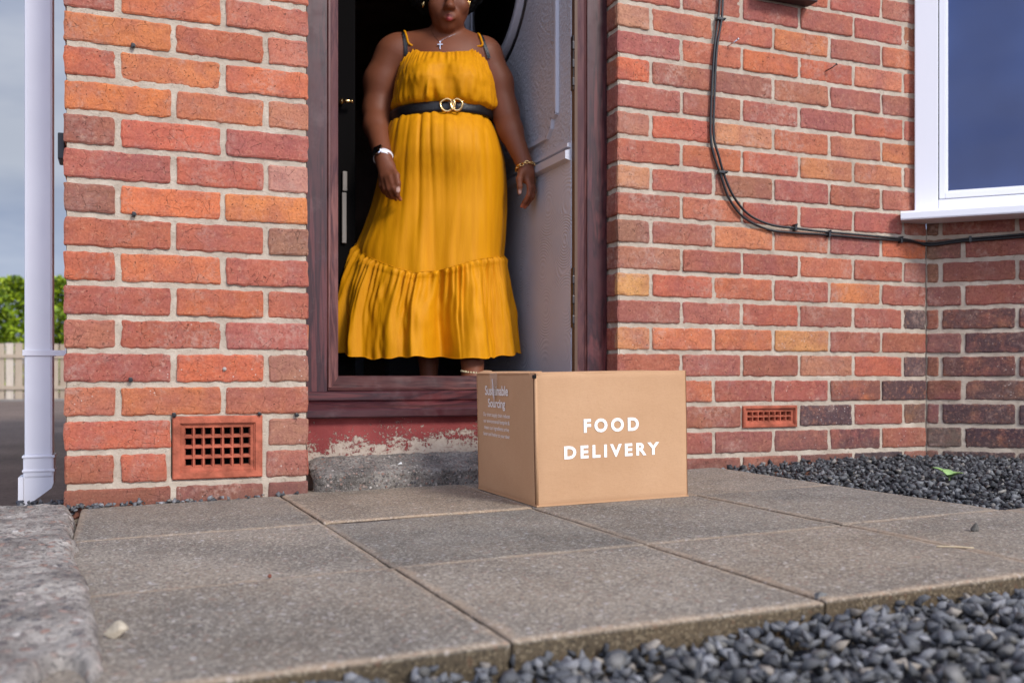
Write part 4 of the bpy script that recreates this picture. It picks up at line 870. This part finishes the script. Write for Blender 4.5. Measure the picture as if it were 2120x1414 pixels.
# legs
for hx, kn, an, toe, rr in (((893, 340, .03), (884, 590, .0), (888, 792, .0), (882, 833, -.11), .024), ((955, 340, .02), (972, 570, -.030), (979, 785, -.15), (984, 833, -.265), .030)):
    cap(Lc(*hx), Lc(*kn), .085, .052, .03); cap(Lc(*kn), Lc(kn[0] * .5 + an[0] * .5, 672, (kn[2] + an[2]) / 2 + .012), .050, .050, .02)
    cap(Lc(kn[0] * .5 + an[0] * .5, 672, (kn[2] + an[2]) / 2 + .012), Lc(*an), .047, rr, .02)
    heel = Lc(an[0], 829, an[2] + .02); cap(Lc(*an), heel, rr, .024, .02); cap(heel, Lc(*toe), .024, .017, .02, 1.)
    cap(Lc(an[0] - 10, 831, toe[2] + .04), Lc(toe[0] - 12, 836, toe[2] - .01), .018, .013, .02)
# head, tilted forward
ell(Lc(930, -28, .012), (.070, .088, .088), .02); ell(Lc(929, 16, -.022), (.0625, .062, .064), .02); ell(Lc(927, 42, -.034), (.047, .046, .039), .016)
ell(Lc(926, 56, -.058), (.020, .015, .013), .018)
for sx in (-1, 1):
    ell(Lc(929 + sx * 25, 12, -.058), (.024, .020, .022), .018); ell(Lc(929 + sx * 42, -4, .010), (.007, .013, .021), .006)
    ell(Lc(929 + sx * 19, -13, -.094), (.017, .010, .011), .012, True)
    ell(Lc(929 + sx * 19, -13, -.0745), (.0135, .0120, .0105), .003)
    ell(Lc(931 + sx * 8.0, 15.5, -.094), (.0082, .0095, .0070), .006)
    cap(Lc(929 + sx * 9, -27, -.088), Lc(929 + sx * 30, -24, -.070), .007, .005, .010)
cap(Lc(930, -18, -.080), Lc(931, 10, -.100), .0080, .0115, .010); ell(Lc(931, 13, -.103), (.0125, .0120, .0100), .006)
ell(Lc(929, 35, -.068), (.032, .022, .022), .014)
cap(Lc(916, 33.4, -.0825), Lc(930, 30.6, -.0930), .0040, .0052, .003); cap(Lc(944, 33.8, -.0825), Lc(930, 30.6, -.0930), .0040, .0052, .003)
cap(Lc(918, 37.4, -.0830), Lc(930, 40.3, -.0920), .0045, .0068, .003); cap(Lc(942, 37.8, -.0830), Lc(930, 40.3, -.0920), .0045, .0068, .003)
cap(Lc(915, 35.4, -.0880), Lc(930, 35.9, -.101), .0012, .0014, .001)
# hand on the left of the photo: back of the hand outwards, fingers hanging and curled
kf = .0045
def finger(pts, r0, r1, k=kf):
    m_ = len(pts) - 1
    for i in range(m_): cap(Lc(*pts[i]), Lc(*pts[i + 1]), r0 + (r1 - r0) * i / m_, r0 + (r1 - r0) * (i + 1) / m_, k)
cap(Lc(795, 330, -0.127), Lc(799, 346, -0.137), .0235, .0235, .012, .75); cap(Lc(795, 346, -0.135), Lc(796, 366, -0.145), .019, .016, .012, .7); cap(Lc(806, 346, -0.139), Lc(806, 366, -0.155), .018, .014, .012, .7)
finger([(808, 366, -0.161), (815, 390, -0.169), (823, 405, -0.159), (829, 414, -0.145)], .0096, .0062)
finger([(801, 370, -0.155), (806, 393, -0.163), (812, 406, -0.149), (820, 413, -0.133)], .0096, .0064)
finger([(794, 371, -0.145), (797, 392, -0.151), (803, 405, -0.135), (812, 411, -0.121)], .0092, .0062)
finger([(788, 368, -0.133), (789, 385, -0.139), (794, 397, -0.125), (802, 404, -0.113)], .0084, .0056)
finger([(812, 350, -0.145), (821, 364, -0.163), (824, 380, -0.171), (825, 396, -0.165)], .0110, .0066, .007)
# hand on the right of the photo: thumb to the front, fingers curling in
cap(Lc(1087, 344, -.050), Lc(1090, 362, -.055), .0225, .0220, .012, .75); cap(Lc(1094, 360, -.050), Lc(1097, 374, -.046), .0190, .0150, .012, .9); cap(Lc(1083, 358, -.062), Lc(1086, 372, -.060), .0150, .0115, .010)
finger([(1079, 358, -.072), (1075, 372, -.084), (1076, 387, -.088), (1076, 400, -.082)], .0112, .0068, .007)
finger([(1092, 372, -.064), (1097, 388, -.072), (1095, 405, -.070), (1086, 418, -.060), (1080, 428, -.054)], .0098, .0062)
finger([(1098, 374, -.050), (1103, 391, -.052), (1102, 408, -.048), (1093, 421, -.040), (1086, 430, -.036)], .0098, .0062)
finger([(1101, 373, -.036), (1105, 390, -.036), (1103, 405, -.030), (1095, 416, -.022)], .0090, .0060)
finger([(1101, 370, -.022), (1104, 384, -.020), (1101, 396, -.014), (1095, 404, -.008)], .0082, .0056)

def surface_nets(D, lo, h):
    s = D < 0; c = np.zeros(np.array(s.shape) - 1, np.int8)
    for a in (0, 1):
        for b in (0, 1):
            for e in (0, 1): c += s[a:s.shape[0] - 1 + a, b:s.shape[1] - 1 + b, e:s.shape[2] - 1 + e]
    act = (c > 0) & (c < 8); I = np.argwhere(act); vid = -np.ones(act.shape, np.int64); vid[act] = np.arange(len(I))
    acc = np.zeros((len(I), 3)); cnt = np.zeros(len(I)); C8 = [(a, b, e) for a in (0, 1) for b in (0, 1) for e in (0, 1)]
    val = {q: D[I[:, 0] + q[0], I[:, 1] + q[1], I[:, 2] + q[2]] for q in C8}
    for q in C8:
        for ax in range(3):
            if q[ax]: continue
            q2_ = list(q); q2_[ax] = 1; q2_ = tuple(q2_); a, b = val[q], val[q2_]; m_ = (a < 0) != (b < 0); t = a / np.where(m_, a - b, 1)
            p = np.tile(np.array(q, float), (len(I), 1)); p[:, ax] = t; acc[m_] += p[m_]; cnt[m_] += 1
    co = lo + h * (I + acc / cnt[:, None]); F = []
    for ax in range(3):
        o1, o2 = [i for i in range(3) if i != ax]
        a = np.take(s, range(s.shape[ax] - 1), ax); b = np.take(s, range(1, s.shape[ax]), ax); E_ = np.argwhere(a != b); E_ = E_[(E_[:, o1] > 0) & (E_[:, o2] > 0) & (E_[:, o1] < s.shape[o1] - 1) & (E_[:, o2] < s.shape[o2] - 1)]
        q = []
        for d1_, d2_ in ((-1, -1), (0, -1), (0, 0), (-1, 0)):
            J = E_.copy(); J[:, o1] += d1_; J[:, o2] += d2_; q.append(vid[J[:, 0], J[:, 1], J[:, 2]])
        q = np.stack(q, 1); inside = s[E_[:, 0], E_[:, 1], E_[:, 2]]; flip = inside if ax != 1 else ~inside; q[~flip] = q[~flip][:, ::-1]; F.append(q)
    return co, np.concatenate(F)
co, F = surface_nets(D, lo, H_)
def relax(co, F, it, lam=.5):
    e = np.unique(np.sort(np.concatenate([F[:, [0, 1]], F[:, [1, 2]], F[:, [2, 3]], F[:, [3, 0]]]), 1), axis=0); deg = np.bincount(e.ravel(), minlength=len(co))[:, None]
    for _ in range(it):
        a = np.zeros_like(co)
        for ax in range(3): a[:, ax] = np.bincount(e[:, 0], co[e[:, 1], ax], len(co)) + np.bincount(e[:, 1], co[e[:, 0], ax], len(co))
        co = co + lam * (a / deg - co)
    return co
co = relax(co, F, 2)
base_c = np.array(lin((118, 68, 45))); col = np.tile(np.append(base_c, 1), (len(co), 1))
def paint(c, r, rgb, amt=1., soft=.5):
    c = np.array(c); d = np.linalg.norm((co - c) / np.array(r), axis=1); a = np.clip((1 - d) / soft, 0, 1) * amt; col[:, :3] = col[:, :3] * (1 - a[:, None]) + np.array(lin(rgb)) * a[:, None]
paint(Lc(930, 39.5, -.10), (.0215, .018, .0080), (160, 66, 70), .85, .45); paint(Lc(930, 31.5, -.10), (.0215, .018, .0062), (100, 44, 44), .9, .45)
for p in ((1080, 429, -.055), (1086, 431, -.037), (829, 415, -.145)): paint(Lc(*p), (.014, .02, .012), (196, 116, 88), .55)
for p in ((1076, 398, -.092), (825, 393, -.174)): paint(Lc(*p), (.007, .010, .010), (214, 178, 164), .9, .3)
paint(Lc(1090, 395, -.068), (.012, .02, .04), (180, 108, 80), .5)
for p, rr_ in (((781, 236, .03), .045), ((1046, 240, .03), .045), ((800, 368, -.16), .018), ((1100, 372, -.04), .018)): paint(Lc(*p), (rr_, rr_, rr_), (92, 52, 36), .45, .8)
paint(Lc(925, 105, -.06), (.10, .09, .05), (132, 78, 52), .5, .8)  # lit look of the chest painted into the skin colour
body = np_mesh('body', co, F, M_skin, pr, True, col)
tree = BVHTree.FromPolygons([Vector(c) for c in co], [tuple(f) for f in F])
def drape(p, off=.003):
    loc, nrm, i, d = tree.find_nearest(Vector(p)); return loc + nrm * off * (1 if (Vector(p) - loc).dot(nrm) > -1e9 else 1)
# check normals point outwards
t_ = tree.ray_cast(Vector(Lc(930, 20, -.3)), Vector((0, 1, 0)))
if t_[1] is not None and t_[1].y > 0:
    body.data.flip_normals(); tree = BVHTree.FromPolygons([Vector(c) for c in co], [tuple(f[::-1]) for f in F])
def front(px, py, off=.003):           # nearest point of the body's front seen from the front
    for d in (-.26,):
        a = Vector(Lc(px, py, d)); b = Vector(Lc(px, py, .05)); hit = tree.ray_cast(a, (b - a).normalized())
        if hit[0]: return hit[0] + hit[1] * off
    return Vector(Lc(px, py, 0))

# eyes (above the top of the photo)
for sx in (-1, 1):
    mb = MB(); bm = bmesh.new(); bmesh.ops.create_uvsphere(bm, u_segments=20, v_segments=12, radius=.0115); bmesh.ops.translate(bm, vec=Lc(929 + sx * 19, -10.5, -.0795), verts=bm.verts); mb.bm(bm); mb.build('eye', simple('eye_dark', (40, 26, 22), .15), pr, True)
# hair
gx_ = np.arange(-.21, .19, .006); gy_ = np.arange(-.14, .22, .006); gz_ = np.arange(1.14, 1.56, .006); GXx, GYy, GZz = np.meshgrid(gx_, gy_, gz_, indexing='ij')
hc = Lc(921, -36, .045); k0 = np.sqrt(((GXx - hc[0]) / .128) ** 2 + ((GYy - hc[1]) / .118) ** 2 + ((GZz - hc[2]) / .108) ** 2); Dh = (k0 - 1) * .1
Dh += .007 * vnoise(GXx * 70 + GYy * 31, GZz * 70 + GYy * 57, 91) + .005 * vnoise(GXx * 140 - GYy * 90, GZz * 130 + GYy * 77, 92)
fc_ = Lc(929, 10, -.10); kf_ = np.sqrt(((GXx - fc_[0]) / .066) ** 2 + ((GYy - fc_[1]) / .095) ** 2 + ((GZz - fc_[2]) / .105) ** 2); Dh = np.maximum(Dh, -(kf_ - 1) * .06)
hco, hF = surface_nets(Dh.astype(np.float32), np.array([gx_[0], gy_[0], gz_[0]]), .006); hair = np_mesh('hair', hco, hF, M_hair, pr, True)

# ---- dress
NPH = 720; ph = np.linspace(0, 2 * math.pi, NPH, endpoint=False)      # 0 right, pi/2 front, pi left
fs_ = np.clip(np.sin(ph), 0, 1)                                       # frontness
def ridge(t): c = np.cos(t); return np.sign(c) * np.abs(c) ** .8
def ringpts(xl, xr, fd, bd, cy=.02, sq=1.0):
    cx, hw_ = (xl + xr) / 2, (xr - xl) / 2; cph, sph = np.cos(ph), np.sin(ph)
    px = cx + hw_ * np.sign(cph) * np.abs(cph) ** sq; d = np.where(sph > 0, cy - (cy - fd) * np.abs(sph) ** sq, cy + (bd - cy) * np.abs(sph)); return px, d
def toL(px, py, d): k = (ZP + d) / 2000.; return (px - 1060) * k - XC0, d, .286 + (783 - py) * k - ZBASE
def toLz(px, pyz, d):    # widths follow the reference grid, heights stay on the figure's own plane
    k = (ZP + d) / 2000.; return (px - 1060) * ZP / 2000. - XC0, d, .286 + (783 - pyz) * ZP / 2000. - ZBASE
nrmx, nrmy = np.cos(ph), -np.sin(ph)
def build_cloth(name, rows, parent, mat=M_cloth):
    X = np.array([r_[0] for r_ in rows]); Y = np.array([r_[1] for r_ in rows]); Z = np.array([r_[2] for r_ in rows])
    return grid_mesh(name, X, Y, Z, mat, parent, True, None, True)
def itp(x, xs, ys, w_=11):
    return sum(np.interp(x + o_, xs, ys) for o_ in np.linspace(-w_, w_, 7)) / 7
G = lambda x, c, s: np.exp(-((x - c) / s) ** 2)
# bodice
rows = []; nr = 90
topc = np.interp(np.degrees(ph), [0, 20, 36, 46, 58, 90, 120, 131, 141, 155, 180, 230, 270, 310, 360], [134, 128, 112, 105, 119, 127, 121, 112, 99, 114, 130, 124, 122, 124, 134])
bot = 246
for i in range(nr):
    v = i / (nr - 1); py = topc + (bot - topc) * v
    xl = itp(py, [100, 112, 125, 150, 180, 205, 222, 232, 238, 247], [843, 839, 832, 824, 817, 813, 810, 812, 820, 822], 4); xr = itp(py, [100, 112, 125, 150, 180, 205, 222, 232, 238, 247], [1002, 1006, 1012, 1020, 1027, 1031, 1033, 1030, 1010, 1008], 4)
    fd = itp(py, [100, 118, 135, 160, 185, 210, 225, 233, 238, 247], [-.048, -.068, -.098, -.128, -.142, -.142, -.137, -.128, -.106, -.104], 4); bd = np.interp(py, [100, 150, 247], [.105, .115, .12])
    px, d = ringpts(xl, xr, fd, bd, .02, .86)
    d = d - fs_ * (.018 * G(px, 875, 34) * G(py, 178, 34) + .018 * G(px, 972, 34) * G(py, 180, 34)) + fs_ * .010 * G(px, 924, 16) * G(py, 180, 30)
    gath = np.clip(1 - v / .34, 0, 1) ** 1.2 * np.clip(v / .03, .35, 1)
    f = .0030 * ridge(ph * 62 + 1.4 * np.sin(ph * 9)) * gath + .0022 * ridge(ph * 37 + 2 * np.sin(ph * 5) + v * 2) * gath
    lowg = np.clip((v - .55) / .3, 0, 1) * np.clip((.97 - v) / .1, 0, 1)
    f = f + lowg * (.0020 * ridge(ph * 22 + 2.5 * np.sin(ph * 4) - v * 3) + .0010 * ridge(ph * 41 + 3 * np.sin(ph * 3)))
    f = f + .010 * lowg * (G(px, 890 - 16 * (v - 1), 5) - G(px, 904, 7)) * fs_ + .009 * lowg * (G(px, 962 + 10 * (v - 1), 9) - G(px, 946, 10)) * fs_
    f = f + .0018 * vnoise(ph * 14, v * 9 + ph * 0, 31) + .0022 * fs_ * vnoise(px / 26, py / 18 + px / 60, 33)
    f = f + (-.0025 if i < 2 else 0)
    x, y, z = toLz(px + nrmx * 0, py + 2.2 * lowg * np.cos(ph * 13), d); rows.append((x + nrmx * f, y + nrmy * f, z))
# rolled top edge
top_in = tuple(np.array(c) for c in rows[0]); rows.insert(0, (top_in[0] - nrmx * .004, top_in[1] - nrmy * .004, top_in[2] - .002)); rows.insert(0, (top_in[0] - nrmx * .010, top_in[1] - nrmy * .010, top_in[2] - .016))
dress = build_cloth('dress', rows, pr)
# skirt above the seam
seam = np.interp(np.degrees(ph), [0, 25, 50, 78, 97, 122, 148, 165, 182, 220, 270, 320, 360], [528, 536, 548, 568, 576, 556, 530, 510, 500, 508, 518, 524, 528])
belt_top = 236
rows = []; nr = 150; nf = [(9, .30), (14, 1.7), (23, 2.6), (31, .9)]
def skirt_folds(v, px, py):
    a = .0001 + .0026 * v
    f = a * (1.0 * np.cos(ph * 8 + .8 * np.sin(ph * 3 + 1) + .6 * v) + 1.0 * np.cos(ph * 15 + 1.6 * np.sin(ph * 4) + 1.2 * v) + .25 * ridge(ph * 29 + 2.2 * np.sin(ph * 5) + .8 * v))
    wst = np.exp(-v / .12) * np.clip(v / .03, 0, 1); f = f + .0012 * wst * (ridge(ph * 24 + 3 * np.sin(ph * 3)) + .5 * ridge(ph * 39))
    for c0, c1, am in ((878, 872, .0065), (897, 907, .0045), (857, 830, .004), (982, 1004, .0035), (832, 795, .005), (1003, 1020, .004), (925, 930, .002), (950, 962, .002)):
        c = c0 + (c1 - c0) * v; am = am * .7; f = f - am * fs_ * G(px, c, 3.2 + 2 * v) * np.clip(1.15 - v, 0.15, 1) + am * .6 * fs_ * G(px, c + 9, 6) * np.clip(1.15 - v, .15, 1)
    f = f + .0022 * fs_ * vnoise(px / 30 + py / 300, py / 90, 37)
    return f
for i in range(nr):
    v = i / (nr - 1); py = 243 + (seam - 243) * v
    ys = [243, 258, 285, 330, 380, 430, 480, 506, 520, 532]; xl = itp(py, ys, [816, 803, 796, 788, 781, 769, 751, 739, 734, 732]); xr = itp(py, ys, [1011, 1020, 1033, 1044, 1048, 1048, 1045, 1043, 1041, 1040])
    fd = itp(py, [243, 262, 290, 330, 380, 430, 500, 570], [-.108, -.130, -.152, -.158, -.142, -.135, -.140, -.150]); bd = itp(py, [243, 300, 570], [.115, .16, .17])
    px, d = ringpts(xl, xr, fd, bd, .02, .92)
    d = d - fs_ * (.010 * G(px, 945, 60) * G(py, 318, 50)) + fs_ * .006 * G(px, 935, 60) * G(py, 400, 34) - fs_ * .022 * v * G(px, 985, 34) + fs_ * .014 * v * G(px, 905, 22)
    f = skirt_folds(v, px, py); x, y, z = toLz(px, py, d); rows.append((x + nrmx * f, y + nrmy * f, z))
last_f = f; sk = build_cloth('skirt', rows, pr)
# seam piping and ruffle
rows = []; nr = 110
hem = np.interp(np.degrees(ph), [0, 20, 40, 60, 80, 95, 110, 122, 135, 160, 180, 230, 270, 320, 360], [729, 734, 741, 745, 741, 741, 744, 745, 737, 729, 716, 722, 728, 730, 729])
warp = .55 * np.sin(ph * 7 + 1) + .8 * np.sin(ph * 3 + .4)
for i in range(nr):
    v = i / (nr - 1); py = seam + (hem - seam) * v; t = v
    xl = 738 - 46 * np.clip(t, 0, 1) ** .7 - 8 * np.sin(math.pi * t); xr = 1041 + 27 * t ** .9
    fd = -.152 - .036 * t; bd = .172 + .05 * t
    px, d = ringpts(xl, xr, fd, bd, .02, .92)
    d = d - fs_ * .022 * G(px, 985, 34) + fs_ * .014 * G(px, 905, 22) - fs_ * (.030 * t * G(px, 983, 22) * np.clip(t * 2, 0, 1)) + fs_ * (.042 * t * G(px, 925, 24)) - fs_ * .020 * t * G(px, 866, 20) + fs_ * .018 * t * G(px, 812, 14)
    g1 = np.clip(v / .04, 0, 1) * np.exp(-v / .42); f = .0062 * g1 * ridge(ph * 74 + 2.2 * np.sin(ph * 11) + .5 * np.sin(v * 9)) + .004 * g1 * ridge(ph * 51 + 1.8 * np.sin(ph * 6))
    f = f + .007 * np.clip(v / .3, 0, 1) * ridge(ph * 27 + warp * 2) * (.6 + .4 * np.cos(ph * 5)) + .013 * np.clip(v / .6, 0, 1) * ridge(ph * 13 + warp * 1.6 + .4 * v) + .002 * v * ridge(ph * 43 + warp * 3)
    f = f + last_f * np.clip(1 - v / .12, 0, 1) + .0022 * np.sin(math.pi * min(1, v / .08)) + .003 * vnoise(ph * 18, v * 7 + ph * 0, 35)
    x, y, z = toLz(px, py + 1.6 * v ** 8 * np.cos(ph * 27 + warp * 2), d); rows.append((x + nrmx * f, y + nrmy * f, z))
build_cloth('ruffle', rows, pr)
seamp = [Vector((rows[0][0][i] + nrmx[i] * .0004, rows[0][1][i] + nrmy[i] * .0004, rows[0][2][i])) for i in range(0, NPH, 2)]
mb = MB(); mb.tube(seamp, .0014, 5, True); mb.build('seam_piping', M_cloth, pr, True)
rows_hem = [Vector((rows[-1][0][i], rows[-1][1][i], rows[-1][2][i])) for i in range(0, NPH, 2)]
mb = MB(); mb.tube(rows_hem, .0016, 5, True); mb.build('hem', M_cloth, pr, True)
# belt
rows = []
for k_, (dy, of) in enumerate(((-11.2, .001), (-10.6, .004), (-4, .0052), (4, .0052), (10.6, .004), (11.2, .001))):
    px, d = ringpts(814, 1014, -.112, .12, .02, .88); tilt = -(px - 914) * .045
    x, y, z = toLz(px, 244 + tilt * 1 + dy, d); o_ = of + .0075; rows.append((x + nrmx * o_, y + nrmy * o_, z))
build_cloth('belt', rows, pr, M_leather)
def ringat(cx_, cy_, d_, rx, rz, t, wob=0, n=40):
    c = Vector(toLz(cx_, cy_, d_)); return [c + Vector((rx * math.cos(a) * (1 + wob * math.sin(3 * a)), -.001 * math.sin(2 * a), rz * math.sin(a) * (1 + wob * math.cos(4 * a)))) for a in np.linspace(0, 2 * math.pi, n, endpoint=False)]
mb = MB(); mb.tube(ringat(931, 243, -.132, .0195, .0178, 0, .05), .0036, 8, True); mb.tube(ringat(951, 242.5, -.133, .0165, .0165, 0, .06), .0036, 8, True); mb.tube(ringat(943, 243, -.136, .0060, .0125, 0, .1), .0034, 8, True)
mb.build('belt_buckle', M_gold, pr, True)
# straps
def strap(pts, r, name, mat, back):
    P = [front(a, b, r * .9) for a, b in pts]
    P += [Vector(drape(Lc(*q), r)) for q in back]
    mb = MB(); mb.tube(smooth_path([tuple(p) for p in P], 5), r, 7); return mb.build(name, mat, pr, True)
xl0 = Vector(toLz(851, 110, -.046)); 
def strap2(p0, pts, r, name, mat, back):
    P = [Vector(p0)] + [front(a, b, r * .9) for a, b in pts] + [Vector(drape(Lc(*q), r)) for q in back]
    mb = MB(); mb.tube(smooth_path([tuple(p) for p in P], 5), r, 7); return mb.build(name, mat, pr, True)
def near_top(deg):
    i = int(deg / 360 * NPH); return (top_in[0][i], top_in[1][i] + .001, top_in[2][i])
strap2(near_top(137), [(847, 92), (842, 78), (838, 68)], .0036, 'dress_strap', M_cloth, [(836, 62, .03), (838, 70, .07), (846, 95, .10)])
strap2(near_top(46), [(998, 96), (996, 84), (992, 75)], .0036, 'dress_strap', M_cloth, [(990, 68, .03), (990, 76, .07), (985, 100, .10)])
def ribbon(pts, w_, name, mat):
    mb = MB(); vs_ = []
    P = smooth_path([tuple(p) for p in pts], 5); 
    for i, p in enumerate(P):
        t = (P[min(i + 1, len(P) - 1)] - P[max(i - 1, 0)]).normalized(); nn = tree.find_nearest(p)[1]; s = t.cross(nn).normalized() * w_ / 2; vs_ += [p - s + nn * .0005, p - s + nn * .002, p + s + nn * .002, p + s + nn * .0005]
    m_ = len(P); mb.add(vs_, [(i * 4 + k, i * 4 + (k + 1) % 4, i * 4 + 4 + (k + 1) % 4, i * 4 + 4 + k) for i in range(m_ - 1) for k in range(4)]); mb.build(name, mat, pr)
ribbon([front(842, 128, .003), front(841, 112, .003), front(840, 96, .002), front(838, 80, .002), front(836, 70, .002), drape(Lc(834, 62, .03), .002), drape(Lc(836, 75, .08), .002)], .011, 'bra_strap', M_leather)
ribbon([front(1012, 122, .003), front(1008, 108, .003), front(1003, 94, .002), front(999, 82, .002), front(995, 75, .002), drape(Lc(992, 68, .03), .002), drape(Lc(992, 80, .08), .002)], .010, 'bra_strap', M_leather)
# necklace and cross
nk = [front(a, b, .0014) for a, b in ((893, 64), (897, 72), (903, 80), (911, 87), (919, 82), (930, 77), (943, 71))]
mb = MB(); mb.tube(smooth_path([tuple(p) for p in nk], 4), .00045, 5); neck = mb.build('necklace', M_silver, pr, True)
c = front(911.5, 96, .004); mb = MB(); mb.box(c.x - .0013, c.x + .0013, c.y - .0015, c.y + .0015, c.z - .013, c.z + .009, .0005); mb.box(c.x - .0085, c.x + .0085, c.y - .0016, c.y + .0016, c.z + .0008, c.z + .0034, .0005)
mb.tube([(c.x, c.y - .001, c.z + .0105), (c.x, c.y + .001, c.z + .0105)], .0026, 8); mb.build('cross_pendant', M_silver, pr)
# earrings
for sx, cx_ in ((-1, 878), (1, 969)):
    for k in range(2):
        cc_ = Vector(Lc(cx_ + sx * k * 2.4, 8 + k, -.012)); mb = MB(); mb.tube([cc_ + Vector((.0022 * math.sin(a + k), -.0065 * math.cos(a), .0105 * math.sin(a))) for a in np.linspace(0, 2 * math.pi, 24, endpoint=False)], .0019, 7, True); mb.build('earring', M_gold, pr, True)
# watch: band + case
def band(c, axis, rx, ry, w_, t, name, mat, n=40):
    axis = Vector(axis).normalized(); u_ = Vector((1, 0, 0)); u_ = (u_ - axis * u_.dot(axis)).normalized(); v_ = axis.cross(u_); P = []
    sec = [(-w_ / 2, 0), (-w_ / 2, t), (w_ / 2, t), (w_ / 2, 0)]
    for a in np.linspace(0, 2 * math.pi, n, endpoint=False):
        for s, o_ in sec: P.append(Vector(c) + u_ * (rx + o_) * math.cos(a) + v_ * (ry + o_) * math.sin(a) + axis * s)
    mb = MB(); mb.add(P, [(i * 4 + k, i * 4 + (k + 1) % 4, ((i + 1) % n) * 4 + (k + 1) % 4, ((i + 1) % n) * 4 + k) for i in range(n) for k in range(4)]); return mb.build(name, mat, pr, True)
a_, b_ = Vector(Lc(784, 285, -.052)), Vector(Lc(795, 334, -.127)); ax = (b_ - a_).normalized(); ax = (ax + Vector((-.28, 0, 0))).normalized()
wc = Vector(Lc(793.5, 327, -.120)); wt = band(wc, ax, .0275, .0258, .020, .0016, 'watch_band', M_wpvc)
wf = empty('watch_tmp', (0, 0, 0)); bpy.data.objects.remove(wf)
nrmw = Vector((-.42, -.90, 0)); nrmw = (nrmw - ax * nrmw.dot(ax)).normalized(); bi = ax.cross(nrmw)
Mw = Matrix(((bi.x, ax.x, nrmw.x, 0), (bi.y, ax.y, nrmw.y, 0), (bi.z, ax.z, nrmw.z, 0), (0, 0, 0, 1)))
bm = bmesh.new(); bmesh.ops.create_cube(bm, size=1); bmesh.ops.scale(bm, vec=(.030, .035, .009), verts=bm.verts); bmesh.ops.bevel(bm, geom=bm.edges[:], offset=.003, segments=3, affect='EDGES')
mb = MB(); mb.bm(bm, None, Matrix.Translation(wc + nrmw * .030) @ Mw); wcase = mb.build('watch_case', M_silver, pr, True)
bm = bmesh.new(); bmesh.ops.create_cube(bm, size=1); bmesh.ops.scale(bm, vec=(.027, .032, .002), verts=bm.verts); bmesh.ops.bevel(bm, geom=bm.edges[:], offset=.0008, segments=2, affect='EDGES')
mb = MB(); mb.bm(bm, None, Matrix.Translation(wc + nrmw * .0345) @ Mw); mb.build('watch_face', simple('watch_glass', (6, 6, 8), .08), wcase)
# chain bracelet
bc = Vector(Lc(1088, 347, -.052)); ax2 = (Vector(Lc(1087, 344, -.05)) - Vector(Lc(1056, 270, -.01))).normalized(); u_ = Vector((1, 0, 0)); u_ = (u_ - ax2 * u_.dot(ax2)).normalized(); v_ = ax2.cross(u_)
mb = MB()
for i in range(22):
    a = 2 * math.pi * i / 22; p = bc + u_ * .0285 * math.cos(a) + v_ * .0262 * math.sin(a) + ax2 * (.002 * math.sin(i * 2.1) + .003 * math.cos(a)); tdir = (-u_ * math.sin(a) + v_ * math.cos(a)); rad = (u_ * math.cos(a) + v_ * math.sin(a)); sd2 = ax2 if i % 2 else (ax2 * .3 + rad * .95)
    mb.tube([p + tdir * .0064 * math.cos(b) + sd2 * .0046 * math.sin(b) for b in np.linspace(0, 2 * math.pi, 10, endpoint=False)], .0015, 5, True)
mb.build('bracelet', M_gold, pr, True)
# anklet of beads
ac = Vector(Lc(978.5, 770, -.145))
mb = MB()
for i in range(26):
    a = 2 * math.pi * i / 26; bm = bmesh.new(); bmesh.ops.create_icosphere(bm, subdivisions=1, radius=.0034 if i % 3 else .0042); bmesh.ops.translate(bm, vec=ac + Vector((.0335 * math.cos(a), -.0335 * math.sin(a), -.004 * math.cos(a - .6))), verts=bm.verts); mb.bm(bm)
mb.build('anklet', simple('bead', (206, 190, 150), .35), pr, True)

bpy.context.view_layer.update()
